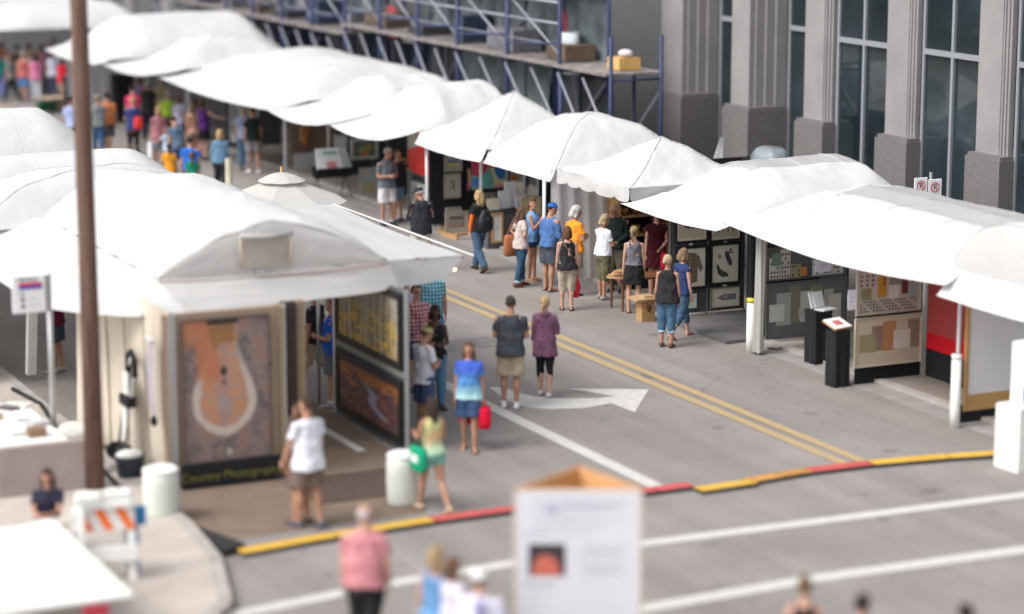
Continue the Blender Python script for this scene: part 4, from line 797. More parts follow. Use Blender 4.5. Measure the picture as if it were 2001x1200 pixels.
# ---- brown wall booth and hanging art (t 58..64)
wallpanel('brown display wall with a carved wooden mask, beside the umbrella', 'T', 62.2, 23.0, 24.35, .5, 2.4, mat('brown_fabric', (.17, .115, .085), .9, .1, 3))
mk = thing('wooden_mask', 'carved orange-brown mask sculpture on the brown wall', 'sculpture', at(597, 260, t=62.1))
q = at(597, 262, t=62.08)
MB().ball(q+Vector((0, 0, .1)), .14, .05, .26).ball(q+Vector((-.03, -.03, -.2)), .10, .05, .16).tube([q+Vector((.03, -.04, .15)), q+Vector((0, -.08, 0))], .03, 6).build('face', mat('mask_wood', (.34, .14, .05), .5, .3, 8), mk, True)
MB().tube([q+Vector((-.13, -.02, .2)), q+Vector((-.15, -.02, -.1)), q+Vector((-.05, -.03, -.33))], .03, 6).build('rim', M_wood, mk, True)
wallpanel('white plinth wall below the brown booth wall', 'T', 62.0, 23.05, 24.9, .0, .5, mat('dull_white', (.45, .45, .45), .8), feet=False)
wallpanel('grey lattice panel hung with a tall pale artwork behind the man in the black tee', 'T', 65.3, 22.2, 23.9, .35, 2.4, M_grey)
picture('tall pale botanical artwork hanging from the grey lattice panel', 'S', 22.35, (-65.1, -63.4, .55, 2.15), (.35, .36, .36), .05, None, 0, (.36, .38, .38), rs(16, 3, [(.12, .16, .12), (.5, .5, .5), (.2, .2, .2), (.6, .6, .6)], .15, .5), px=False)
wallpanel('grey panel with dark framed art behind the woman in the purple top', 'T', 70.2, 22.4, 25.0, .3, 2.4, mat('mid_grey', (.24, .24, .25), .9))
picture('pale framed artwork left of the man in the black tee', 'T', 69.5, (447, 196, 478, 228), (.1, .1, .1), .05, (.4, .4, .4), .08, (.36, .36, .35), [])
picture('dark framed artwork below the pale one, behind the reaching arm', 'T', 69.5, (446, 232, 471, 266), (.06, .06, .05), .06, None, 0, (.12, .1, .07), [('e', .5, .5, .3, .3, (.3, .24, .15))])
wallpanel('tan display wall far back behind the person in the red shirt', 'T', 76.2, 22.8, 25.6, .2, 2.4, mat('far_tan', (.38, .30, .20), .9))
for i, (px, py, h, lb) in enumerate([(369, 275, 2.0, 'white banner post in front of the woman in the purple top'), (558, 350, 2.2, 'white tent post beside the brown display wall'), (835, 462, 2.35, 'white tent post at the corner of the red painting wall'), (643, 345, 2.3, 'white tent post left of the black booth wall'), (1063, 560, 2.3, 'grey tent post beside the white side curtain'), (430, 262, 2.3, 'white lettered banner post behind the purple top'), (1869, 800, 2.42, 'grey tent post beside the weight sleeve at the whiteboard wall'), (1190, 545, 2.3, 'grey tent post at the front corner of the bowls booth'), (505, 322, 2.2, 'white tent post beside the man in the black tee')]):
    q = at(px, py); t = tag(MB().tube([q, q+Vector((0, 0, h))], .05 if i in (0, 5) else .035, 10).build('tent_post', M_pole, smooth=True), lb, 'post')
q = at(940, 470); tag(MB().tube([(q.x, q.y, 0), (q.x, q.y, 2.3)], .035, 10).build('tent_post', M_pole, smooth=True), 'white tent post rising behind the blonde woman', 'post')
# no parking signs
ns = thing('parking_sign_pair', 'pair of white no parking signs on one post rising above the long tent', 'sign', (26, 36.85, 0))
MB().tube([(26.05, 36.85, 0), (26.05, 36.85, 3.0)], .03, 8).build('post', M_alu, ns)
for x0, x1, lb in ((1786, 1811, 'left'), (1813, 1839, 'right')):
    xm = (x0+x1)/2; a = at(x0, 366, t=36.8); b = at(x1, 366, t=36.8); tp = at(xm, 347 if x0 < 1800 else 350, t=36.8).z; bt = tp-.46
    w_ = b.x-a.x; pl = MB().box(a.x, 36.78, bt, b.x, 36.80, tp); pt = pl.build('sign_plate', M_paper, ns); bevel(pt, .008)
    cx, cz, R_ = (a.x+b.x)/2, tp-.15, .095
    ring = MB()
    ring.rings([[(cx+r_*math.cos(k*.262), 36.778-y_, cz+r_*math.sin(k*.262)) for k in range(24)] for r_, y_ in ((R_, 0), (R_, .003), (R_*.8, .003), (R_*.8, 0))], None, False)
    ring.tube([(cx-R_*.6, 36.7745, cz+R_*.6), (cx+R_*.6, 36.7745, cz-R_*.6)], .009, 4).build('red_ring', paint((.6, .05, .04)), pt)
    ring2 = None
    text_mesh('letter', 'P', .15, paint((.03, .03, .03)), pt, Matrix.Translation((cx, 36.7725, cz)) @ Matrix.Rotation(math.pi/2, 4, 'X'), .001)
    text_mesh('small_text', 'ANY TIME', .045, paint((.1, .3, .15)), pt, Matrix.Translation((cx, 36.7725, tp-.36)) @ Matrix.Rotation(math.pi/2, 4, 'X'), .001)
# covered sculpture and white flag behind
q = at(1505, 300, s=27.0)
tag(MB().grid(lambda a, b: (q.x+(.55+.1*fbm(a*5, b*4, 1))*math.cos(6.283*a)*math.cos(b*1.57)**.45, q.y+(.75+.12*fbm(a*6, b*4, 3))*math.sin(6.283*a)*math.cos(b*1.57)**.45, .1+(q.z+.05)*math.sin(b*1.57)), 40, 14).build('covered_equipment', mat('plastic_sheet', (.19, .225, .25), .3, .25, 3, .8, 4), smooth=True), 'blue-grey plastic covered equipment standing against the second pier', 'covered equipment')
q = at(1412, 268, s=26.2)
mbf = MB().grid(lambda a, b: (26.2+.06*math.sin(5*a), q.y+.42*a*(b), q.z-.75*b), 8, 8)
tag(mbf.build('white_pennant', M_white, smooth=True), 'small white peak of cloth sticking up in front of the nearest portico pier', 'pennant')
# ================================================================== NEAR LEFT BOOTH
bw = thing('beige_curtain_wall', 'beige side wall of the near tent seen beside the brown pole', 'wall', (10.05, 34, 0))
MB().grid(lambda a, b: (10.10-.22*a+.05*math.sin(a*30+b)*(.3+.7*(1-b))+.02*fbm(a*8, b*2), 32.35+3.85*a, .03+2.55*b), 90, 12).build('cloth', M_beige, bw, True)
for y in (32.9, 33.9, 34.9, 35.8): MB().tube([(9.98, y, .1), (9.98-.03, y+.1*math.sin(y), 2.45)], .01, 5).build('cord', mat('cord_brown', (.16, .12, .09), .8), bw)
# things hung on the beige wall
q = at(236, 700, s=9.75)
hg = thing('hand_truck', 'black and silver folded hand truck leaning on the beige wall beside the brown pole', 'hand truck', (9.75, q.y, 0))
for dy in (-.16, .16):
    MB().tube([(9.7, q.y+dy, .25), (9.9, q.y+dy*.9, 1.55), (9.92, q.y+dy*.4, 1.70)], .022, 8).build('side_rail', M_alu, hg, True)
MB().tube([(9.9, q.y-.17, 1.45), (9.9, q.y-.15, 1.72), (9.9, q.y, 1.80), (9.9, q.y+.15, 1.72), (9.9, q.y+.17, 1.1)], .045, 8).build('handle', M_black, hg, True)
MB().box(9.76, q.y-.22, 1.02, 9.9, q.y+.2, 1.16).build('crossbar', M_black, hg); MB().box(9.7, q.y-.2, .30, 9.82, q.y+.2, .44).build('crossbar', M_black, hg)
MB().box(9.8, q.y-.1, 1.18, 9.84, q.y+.1, 1.5).box(9.77, q.y-.1, .5, 9.8, q.y+.1, 1.0).build('panel', M_pvc, hg)
for dy in (-.2, .2): MB().tube([(9.68, q.y+dy-.03, .32), (9.68, q.y+dy+.03, .32)], .13, 16).build('wheel', M_rubber, hg)
MB().box(9.45, q.y-.2, .12, 9.7, q.y+.2, .14).build('toe_plate', M_alu, hg)
q = at(300, 715, s=9.95)
pb = thing('rolled_print', 'pale lilac sheet hanging at the front corner of the beige wall', 'print', (9.95, q.y, 1.5))
MB().grid(lambda a, b: (9.93-.04*math.sin(3.1*b), q.y-.15+.3*a, 1.05+1.1*b), 6, 10).build('sheet', mat('lilac', (.48, .43, .50), .5, .1, 4), pb)
MB().tube([(9.9, q.y-.16, 2.16), (9.9, q.y+.16, 2.16)], .03, 8).build('top_roll', M_pvc, pb)
MB().ball((9.9, q.y-.1, 1.0), .05, .08, .08).build('clamp', M_black, pb)
# front wall
fw = thing('booth_front_wall', 'brown framed front wall of the near booth carrying the large landscape print', 'wall', (11.3, 32.4, 0))
F = frm('T', 32.40)
def sp(x0, x1, m, z0, z1, d0=-.1, d1=0, nm='panel'):
    a = at(x0, 780, t=32.4).x; b = at(x1, 780, t=32.4).x; mb = MB(); slab(mb, F, a, b, z0, z1, d0, d1, m); return mb.build(nm, m, fw)
sp(322, 545, M_tan, .03, 2.5); sp(546, 556, mat('olive_tan', (.30, .23, .14), .8), .03, 2.5, -.16, .03, 'post'); sp(557, 562, M_pole, 0, 2.5, -.1, -.04, 'post'); sp(563, 588, mat('dark_brown_cloth', (.05, .035, .03), .9), .85, 2.5, -.3, -.12, 'inner_panel')
sp(589, 608, mat('olive_tan', (0, 0, 0)), .0, 2.5, -.35, -.2, 'post'); sp(330, 345, M_alu, 0, 2.5, .0, .04, 'post'); sp(563, 589, M_tan, .0, .84, -.3, -.13, 'inner_panel')
a = at(521, 680, t=32.4); MB().box(a.x-.07, 32.36, a.z-.08, a.x+.03, 32.385, a.z+.10).build('switch_plate', mat('pinkish_plate', (.58, .42, .36), .6), fw); MB().box(a.x-.09, 32.36, a.z-.24, a.x+.06, 32.385, a.z-.20).build('label_strip', M_black, fw)
r_ = pxrect('T', 32.3, 357, 600, 530, 892)
picture('huge print of an orange river bend canyon on the near booth front wall', 'T', 32.36, (r_[0], r_[1], .34, 2.42), (.12, .085, .075), .025, None, 0, (.15, .11, .105), canyon_fn, px=False, name='landscape_print')
r_ = pxrect('T', 32.2, 357, 880, 548, 960)
bn = thing('lettered_banner', 'black banner with yellow lettering along the foot of the near booth front wall', 'banner', (11, 32.3, 0))
MB().box(r_[0], 32.20, .02, r_[1], 32.28, .36).build('banner_board', M_black, bn)
text_mesh('lettering', 'Country Photography', .17, mat('olive_yellow', (.17, .16, .03), .7), bn, Matrix.Translation(((r_[0]+r_[1])/2, 32.196, .17)) @ Matrix.Rotation(math.pi/2, 4, 'X'), .002)
# right picture wall
PX = 13.88
wl = thing('picture_wall', 'dark green-grey wall carrying two framed landscape prints, street side of the near booth', 'wall', (PX, 34.3, 0))
MB().box(PX+.005, 32.75, .02, PX+.06, 35.6, 2.45).build('wall_board', mat('green_grey', (.10, .115, .105), .9), wl)
MB().tube([(PX, 32.72, 0), (PX, 32.72, 2.5)], .035, 8).tube([(PX, 35.62, 0), (PX, 35.62, 2.5)], .035, 8).build('post', M_alu, wl)
MB().box(PX-.02, 32.75, 1.15, PX+.004, 35.6, 1.24).build('rail', mat('rail_grey', (.22, .22, .21), .5), wl)
picture('upper framed print of yellow aspen trees with pale trunks', 'S', PX, (-35.5, -32.85, 1.26, 2.42), BK_, .11, None, 0, (.30, .19, .02), aspen_fn, px=False, name='landscape_print')
picture('lower framed print of a dark red canyon stream with orange trees', 'S', PX, (-35.5, -32.85, .12, 1.10), BK_, .11, None, 0, (.10, .05, .045), creek_fn, px=False, name='landscape_print')
# floor rug
tag(MB().box(11.7, 30.7, .009, 13.3, 32.1, .016).build('rug', mat('dark_rug', (.075, .05, .04), .95, .15, 10), loc=(0, 0, 0)), 'dark brown rug on the floor in front of the near booth opening', 'rug')
# white water barrels
for (px, py, lb, h, rr) in [(323, 1020, 'white water barrel at the left corner post of the near booth', .73, .25), (795, 990, 'white water barrel at the right corner post of the near booth', .74, .225)]:
    q = at(px, py); q.y += rr*.6; z0 = 0
    t = thing('water_barrel', lb, 'barrel', (q.x, q.y, z0))
    MB().lathe((q.x, q.y, z0), [(rr*.88, 0), (rr*.97, .06), (rr, .2), (rr*1.02, .4), (rr, .6), (rr*.93, h-.06)], 28).build('drum', mat('milky_plastic', (.60, .63, .57), .45, .05, 3), t, True)
    MB().lathe((q.x, q.y, z0+h-.06), [(rr*.98, 0), (rr*.98, .035), (rr*.8, .06)], 28).build('lid', M_pvc, t)
# brown pole
pc = at(192, 972)
MB_p = MB().tube([(pc.x, pc.y+.13, .0), (pc.x, pc.y+.13, 4), (pc.x-.01, pc.y+.13, 8), (pc.x-.01, pc.y+.13, 11.5)], [.135, .125, .112, .10], 28)
M_pole_b = mat('rusty_brown_wood', (.20, .12, .09), .8, .3, 5, .8, 14, stretch=(5, 5, .35), vcol=(.10, .055, .042))
tag(MB_p.build('utility_pole', M_pole_b, smooth=True), 'tall rusty brown utility pole rising out of the top of the picture', 'pole')
# metro sign
MX, MY, MZ = -1.14, -4.6, .86
ms = thing('bus_stop_sign', 'white METRO bus stop sign with red and blue bands on a grey post', 'sign', (9.96+MX, 38.3+MY, .12))
def mbx(x0, y0, z0, x1, y1, z1, mb=None): return (mb or MB()).box(x0+MX, y0+MY, z0+MZ, x1+MX, y1+MY, z1+MZ)
MB().tube([(9.94+MX, 38.3+MY, .11), (9.94+MX, 38.3+MY, 2.14+MZ)], .04, 10).build('post', M_alu, ms, True)
bd = mbx(9.40, 38.21, 1.60, 9.94, 38.25, 2.13).build('sign_board', M_paper, ms); bevel(bd, .006)
mbx(9.86, 38.19, 1.60, 9.945, 38.208, 2.13).build('side_channel', M_alu, ms)
def stx(txt, x, z, size, m, nm): text_mesh(nm, txt, size, m, ms, Matrix.Translation((x+MX, 38.205+MY, z+MZ)) @ Matrix.Rotation(math.pi/2, 4, 'X'), .001)
stx('METRO', 9.62, 2.075, .085, paint((.03, .03, .05)), 'name_lettering')
mbx(9.49, 38.2, 1.985, 9.82, 38.207, 2.03).build('red_band', paint((.55, .02, .06)), ms)
mbx(9.49, 38.2, 1.94, 9.82, 38.207, 1.982).build('blue_band', paint((.08, .10, .55)), ms)
stx('18', 9.52, 1.875, .085, paint((.2, .2, .2)), 'route_number')
for z_ in (1.79, 1.70): MB().ball((9.54+MX, 38.205+MY, z_+MZ), .03, .004, .032).build('symbol', paint((.18, .12, .14)), ms)
mbx(9.59, 38.2, 1.80, 9.76, 38.207, 1.806).build('fine_print', paint((.45, .45, .45)), ms); mbx(9.62, 38.2, 1.705, 9.78, 38.207, 1.711).build('fine_print', paint((.45, .45, .45)), ms)
# kiosk
K = [at(1005, 955, z=2.25), at(1256, 955, z=2.25), at(1131, 910, z=2.25)]
ks = thing('notice_kiosk', 'white triangular plywood notice kiosk with an orange portrait on its front, open at the top', 'kiosk', (sum(k.x for k in K)/3, sum(k.y for k in K)/3, 0))
for i in range(3):
    a, b = Vector(K[i]), Vector(K[(i+1) % 3]); d = (b-a).normalized(); n = Vector((d.y, -d.x, 0)); a.z = b.z = .0
    th_ = .022
    MB().add([a, b, b-n*th_, a-n*th_, a+Vector((0,0,2.25)), b+Vector((0,0,2.25)), b-n*th_+Vector((0,0,2.25)), a-n*th_+Vector((0,0,2.25))], [(0,3,2,1),(4,5,6,7),(0,1,5,4),(1,2,6,5),(2,3,7,6),(3,0,4,7)]).build('side_board', M_ply, ks)
    MB().add([a+n*.002, b+n*.002, b+n*.006, a+n*.006]+[p+Vector((0,0,2.235)) for p in (a+n*.002, b+n*.002, b+n*.006, a+n*.006)], [(0,3,2,1),(4,5,6,7),(0,1,5,4),(1,2,6,5),(2,3,7,6),(3,0,4,7)]).build('white_face', mat('white_vinyl', (.66, .66, .70), .45, .04, 2), ks)
ka, kb_ = Vector(K[0]), Vector(K[1]); kd = (kb_-ka).normalized(); kn = Vector((kd.y, -kd.x, 0)); KW = (kb_-ka).length
KM = Matrix(((kd.x, 0, kn.x, 0), (kd.y, 0, kn.y, 0), (0, 1, 0, 0), (0, 0, 0, 1)))
def kf(u, z, d=.008): p = ka+kd*u*KW+kn*d; return (p.x, p.y, z)
def kq(nm, u0, z0, u1, z1, col, d=.009):
    return MB().add([kf(u0, z0, d), kf(u1, z0, d), kf(u1, z1, d), kf(u0, z1, d), kf(u0, z0, d-.002), kf(u1, z0, d-.002), kf(u1, z1, d-.002), kf(u0, z1, d-.002)], [(0,1,2,3),(7,6,5,4),(4,5,1,0),(5,6,2,1),(6,7,3,2),(7,4,0,3)]).build(nm, paint(col), ks)
kq('portrait', .11, 1.28, .40, 1.64, (.05, .04, .045))
MB().add([kf(.245+.095*math.cos(a*.39), 1.40+.115*math.sin(a*.39), .012) for a in range(16)], [tuple(range(16))]).add([kf(u, z, .011) for u, z in ((.14, 1.285), (.36, 1.285), (.35, 1.40), (.15, 1.40))], [(0, 1, 2, 3)]).build('portrait_figure', paint((.55, .14, .10)), ks)
kq('text_line', .06, 1.74, .24, 1.765, (.42, .42, .52)); kq('text_line', .07, 1.17, .32, 1.20, (.40, .42, .55))
for u0, z, u1, c in [(.56, 1.58, .86, .6), (.52, 1.53, .82, .58), (.60, 1.32, .9, .6), (.5, 1.38, .78, .58), (.35, 2.03, .78, .56), (.3, 1.89, .78, .58)]: kq('text_line', u0, z, u1, z+.022, (c, c, c+.03))
MB().add([kf(.29+.055*math.cos(a*.39), 2.03+.06*math.sin(a*.39), .0105) for a in range(16)], [tuple(range(16))]).build('emblem', paint((.45, .45, .58)), ks)
rk_ = random.Random(9)
for k in range(11):
    z_ = 2.12-.075*k-(0 if k < 6 else .05); u0 = .14+.02*rk_.random() if k < 6 else .52; u1 = u0+rk_.uniform(.3, .7 if k < 6 else .38)
    kq('text_line', u0, z_, min(u1, .93), z_+.014, (.50, .50, .56))
kq('text_line', .38, 2.06, .86, 2.10, (.52, .52, .60))
# right edge kiosk
rk2 = thing('lettered_stand', 'white stand with purple lettered top cut by the right edge of the photo', 'stand', (22.1, 28.2, 0))
e0 = at(1969, 920)
MB().obox((e0.x+.47, e0.y+.1, .48), .95, .5, .95, .12).build('base_box', M_pvc, rk2)
MB().obox((e0.x+.56, e0.y+.12, 1.42), .8, .25, .90, .12).build('upper_panel', M_paper, rk2)
text_mesh('purple_lettering', 'O', .42, paint((.28, .05, .42)), rk2, Matrix.Translation((e0.x+.30, e0.y-.08, 1.12)) @ Matrix.Rotation(.12, 4, 'Z') @ Matrix.Rotation(math.pi/2, 4, 'X'), .003)
text_mesh('purple_lettering', 'S', .40, paint((.28, .05, .42)), rk2, Matrix.Translation((e0.x+.34, e0.y-.08, 1.55)) @ Matrix.Rotation(.12, 4, 'Z') @ Matrix.Rotation(math.pi/2, 4, 'X'), .003)
text_mesh('grey_lettering', 'Z', .3, paint((.55, .55, .62)), rk2, Matrix.Translation((e0.x+.22, e0.y-.215, .38)) @ Matrix.Rotation(.12, 4, 'Z') @ Matrix.Rotation(math.pi/2, 4, 'X'), .003)
# ================================================================== LEFT CORNER
def table(label, x0, y0, x1, y1, z, m, legm, base=.11, cloth=0):
    t = thing('folding_table', label, 'table', ((x0+x1)/2, (y0+y1)/2, base))
    o = MB().box(x0, y0, z-.04, x1, y1, z).build('tabletop', m, t); bevel(o, .015, 3)
    for x, y in ((x0+.08, y0+.1), (x1-.08, y0+.1), (x0+.08, y1-.1), (x1-.08, y1-.1)): MB().tube([(x, y, base), (x, y, z-.04)], .018, 8).build('leg', legm, t)
    return t
table('large white table in the bottom left corner of the photo', 6.0, 25.5, 7.5, 28.75, .80, M_pvc, M_alu)
o = MB().box(6.9, 25.46, .60, 7.2, 25.49, .74).build('table_clip', paint((.5, .05, .08)));  tag(o, 'red clip on the near end of the large white table', 'clip')
table('white table with papers beyond the seated person', 7.75, 32.7, 8.75, 35.3, .80, M_pvc, M_alu)
q = at(40, 835, z=.8)
for k, (a, b, lb) in enumerate([(-.15, -.1, 'bright white tray on the left end of the paper table'), (.02, .7, 'white sheet stack at the far end of the paper table')]):
    tag(MB().obox((q.x+a, q.y+b, .84), .3, .8, .05, .1).build('white_tray', M_paper), lb, 'tray')
tag(MB().box(7.7, 32.55, .11, 8.95, 32.68, .80).build('table_skirt_cloth', mat('mauve_cloth', (.36, .29, .27), .9, .1, 2)), 'brownish pink cloth hanging at the front of the paper table', 'table cloth')
q = at(148, 888)
tag(MB().ball((q.x, q.y, .33), .30, .30, .17, 18, 8).build('white_sack', mat('sack_white', (.58, .58, .56), .7, .1, 4, .5, 6), smooth=True), 'bulging white sack on a crate just left of the brown pole', 'sack')
tag(MB().obox((q.x, q.y, .16), .5, .45, .12, .3).build('dark_crate', mat('crate_dark', (.09, .07, .06), .8)), 'dark low crate under the white sack', 'crate')
q = at(255, 945)
bn_ = thing('storage_bin', 'dark bin with a white bag and a yellow base beside the left barrel', 'bin', q)
MB().lathe(q, [(.17, .1), (.21, .40), (.22, .42)], 18).build('bucket', mat('navy_plastic', (.04, .05, .07), .5), bn_, True)
MB().lathe(q, [(.22, 0), (.22, .098)], 18).build('base', M_yel, bn_)
MB().ball(q+Vector((0, 0, .42)), .2, .19, .08).build('bag', mat('sack_white', (0, 0, 0)), bn_, True)
# barricade
bc = thing('barricade', 'white plastic barricade with orange diagonal stripes beside the large white table', 'barricade', (8.0, 28.6, .11))
a = at(135, 985, z=1.05); b = at(268, 985, z=1.05); bx0, bx1, by = a.x, b.x, (a.y+b.y)/2
rz_ = -.25
def bo(cx, cy, cz, sx, sy, sz, m, nm, rx=0):
    o = MB().obox((cx, cy, cz), sx, sy, sz, rz_, None, rx).build(nm, m, bc); bevel(o, .012, 2); return o
cx = (bx0+bx1)/2; W_ = bx1-bx0
pn = bo(cx, by, .86, W_, .05, .30, M_pvc, 'striped_board', -.10)
for k in range(3):
    u = -.34+.34*k
    def bp(x, z): 
        M = Matrix.Rotation(rz_, 4, 'Z') @ Matrix.Rotation(-.10, 4, 'X'); return Vector((cx, by, .86)) + M @ Vector((x*W_, -.0275, z))
    MB().add([bp(u-.17, .135), bp(u-.01, .135), bp(u+.18, -.135), bp(u+.02, -.135)], [(0, 3, 2, 1)]).build('orange_stripe', mat('orange_sheeting', (.85, .16, .02), .5), pn)
for sx in (-1, 1):
    bo(cx+sx*W_*.42, by-.12, .55, .09, .05, .95, M_pvc, 'leg', -.22); bo(cx+sx*W_*.42, by+.14, .55, .09, .05, .95, M_pvc, 'leg', .22)
bo(cx, by-.14, .45, W_, .04, .20, M_pvc, 'lower_board', -.15); bo(cx, by-.03, 1.05, W_*.9, .12, .08, M_pvc, 'top_bar')
for k, (dx, lb) in enumerate(((-.25, 'left'), (.25, 'right'))):
    tag(bevel(MB().obox((cx+dx*W_*1.0, by, 1.155), W_*.42, .16, .12, rz_).build('board_cap', M_pvc), .03, 3), '%s white rounded block on top of the striped barricade' % lb, 'barricade weight')
q = at(268, 1120, z=.11)
bs = thing('blue_sign_post', 'small blue sign on a blue post at the right end of the barricade', 'sign', q)
MB().tube([q, q+Vector((0, 0, .62))], .035, 8).build('post', mat('blue_post', (.10, .15, .38), .5), bs)
MB().obox(q+Vector((0, 0, .74)), .26, .05, .24, -.2).build('sign_plate', mat('blue_plate', (.03, .18, .42), .4), bs)
# leaning board, rope and bits under the left tents
q = at(65, 745); 
tag(MB().obox((q.x, q.y, .78), .16, .1, 1.35, .2, None, .12).build('weight_tube', M_pvc), 'white tent weight leaning below the metro sign', 'tent weight')
q = at(20, 740)
tag(MB().grid(lambda a, b: (8.6-.9*a+.05*math.sin(a*20), 39.4+.5*math.sin(a*3)+.4*b, .15+(1.9-1.2*a)*b), 24, 8).build('hanging_sidewall', fabric('sidewall_grey', (.55, .53, .50), .15), smooth=True), 'loose pale side wall of a tent hanging left of the metro sign', 'side wall')
tag(MB().box(6.2, 41.6, .11, 9.3, 41.68, 2.4).build('dark_backdrop', mat('dark_backdrop', (.06, .045, .04), .9)), 'dark backdrop behind the person in the maroon shirt', 'backdrop')
tag(MB().box(8.55, 40.6, 1.2, 8.95, 40.65, 2.45).build('brown_board', M_tan), 'brown board hanging behind the metro sign', 'board')
hz = MB().tube([at(25, 760, z=.14), at(80, 790, z=.13), at(120, 850, z=.2), at(165, 880, z=.13), at(240, 960, z=.13)], .035, 8)
tag(hz.build('cable_bundle', M_rubber, smooth=True), 'black cable bundle lying along the left kerb past the brown pole', 'cable')
q = at(228, 232)
tag(MB().obox((q.x, 75.4, .75), .6, .6, 1.5, 0).build('black_bin', M_black), 'black box bin below the far grey drape', 'bin')
tag(MB().obox((21.7, 79.2, .45), 2.2, .8, .05, .3).obox((21.7, 79.2, .22), 1.9, .6, .40, .3).build('low_stage', M_tan), 'low tan platform in the far crowd left of the brown pole', 'platform')

q = at(100, 1022, z=.75)
st_ = thing('folding_table', 'small paper strewn table in front of the seated person', 'table', (q.x, q.y, .11))
MB().box(q.x-.30, q.y-.12, .72, q.x+.42, q.y+.22, .75).build('tabletop', mat('pale_tabletop', (.5, .46, .4), .6), st_)
for dx in (-.22, .34): MB().tube([(q.x+dx, q.y+.05, .11), (q.x+dx, q.y+.05, .72)], .018, 6).build('leg', M_alu, st_)
tag(MB().obox((q.x-.08, q.y+.02, .758), .22, .16, .01, .3).build('paper_sheet', M_paper), 'yellowish paper on the table before the seated person', 'paper')

for k, (a, b, c_, sz, lb) in enumerate([(.15, -.5, (.25, .16, .1), (.25, .2, .12), 'small brown box on the paper table'), (.45, .1, (.5, .5, .52), (.3, .22, .06), 'pale grey folded cloth on the paper table'), (.1, 1.0, (.12, .1, .1), (.2, .3, .1), 'dark case at the far end of the paper table'), (.5, 1.4, (.62, .6, .56), (.3, .4, .03), 'cream papers at the far end of the paper table'), (-.35, .4, (.35, .28, .22), (.12, .12, .16), 'brown cup at the left edge of the paper table')]):
    tag(MB().obox((8.3+a*.6, 33.6+b, .80+sz[2]/2+.002), *sz, .3*k).build('table_item', paint(c_)), lb, 'item')
# ================================================================== PEOPLE
def cloth(col, pat=None, c2=None, c3=None):
    nm = 'cloth_%s_%s' % (pat or 'plain', '_'.join('%02d' % int(c*99) for c in col+(c2 or ())+(c3 or ())))
    if nm in MC: return MC[nm]
    m = mat(nm, col, .9, .10, 9, .5, 14, spec=.15)
    if pat:
        n = m.node_tree; L = n.links; b = n.nodes['Principled BSDF']; tc = n.nodes.new('ShaderNodeTexCoord')
        def ramp(src, st):
            r = n.nodes.new('ShaderNodeValToRGB'); e = r.color_ramp.elements; r.color_ramp.interpolation = 'LINEAR' if pat == 'tiedye' else 'CONSTANT'
            e[0].position = st[0][0]; e[0].color = (*st[0][1], 1); e[1].position = st[1][0]; e[1].color = (*st[1][1], 1)
            for p_, c_ in st[2:]: x = e.new(p_); x.color = (*c_, 1)
            L.new(src, r.inputs[0]); return r.outputs[0]
        def wave(dr, sc, lo, hi, pos=.5):
            w_ = n.nodes.new('ShaderNodeTexWave'); w_.bands_direction = dr; w_.inputs['Scale'].default_value = sc; w_.inputs['Distortion'].default_value = .6
            L.new(tc.outputs['Object'], w_.inputs['Vector']); return ramp(w_.outputs[0], [(0, lo), (pos, hi)])
        if pat == 'plaid':
            a = wave('X', 5.5, col, c2); bb = wave('Z', 5.0, (1, 1, 1), c3 or (.5, .5, .5), .6)
            x = n.nodes.new('ShaderNodeMixRGB'); x.blend_type = 'MULTIPLY'; x.inputs[0].default_value = .85; L.new(a, x.inputs[1]); L.new(bb, x.inputs[2]); L.new(x.outputs[0], b.inputs['Base Color'])
        elif pat == 'stripes': L.new(wave('Z', 7, col, c2), b.inputs['Base Color'])
        elif pat == 'tiedye':
            sp_ = n.nodes.new('ShaderNodeSeparateXYZ'); L.new(tc.outputs['Generated'], sp_.inputs[0])
            nz = n.nodes.new('ShaderNodeTexNoise'); nz.inputs['Scale'].default_value = 7; L.new(tc.outputs['Object'], nz.inputs['Vector'])
            ma = n.nodes.new('ShaderNodeMath'); ma.operation = 'MULTIPLY_ADD'; ma.inputs[1].default_value = .35; L.new(nz.outputs[0], ma.inputs[0]); L.new(sp_.outputs[2], ma.inputs[2])
            L.new(ramp(ma.outputs[0], [(.3, c3), (.95, col), (.62, c2)]), b.inputs['Base Color'])
        elif pat == 'spots':
            v = n.nodes.new('ShaderNodeTexNoise'); v.inputs['Scale'].default_value = 22; L.new(tc.outputs['Object'], v.inputs['Vector']); L.new(ramp(v.outputs[0], [(0, col), (.52, c2)]), b.inputs['Base Color'])
    return m
SKIN = {'l': (.52, .30, .22), 'm': (.42, .22, .145), 't': (.34, .17, .10), 'd': (.085, .04, .024)}
def skin(k): return mat('skin_'+k, SKIN[k], .55, .07, 14, spec=.35)
JOBS = []
def piece(name, m, parent, vox, disp=0, mats=None, fn=None, smooth_it=3, keep=None):
    """a closed shape that is fused into one skin when all figures are laid out"""
    return (name, m, parent, vox, disp, mats, fn, smooth_it)
def RX(a): return Matrix.Rotation(a, 3, 'X')
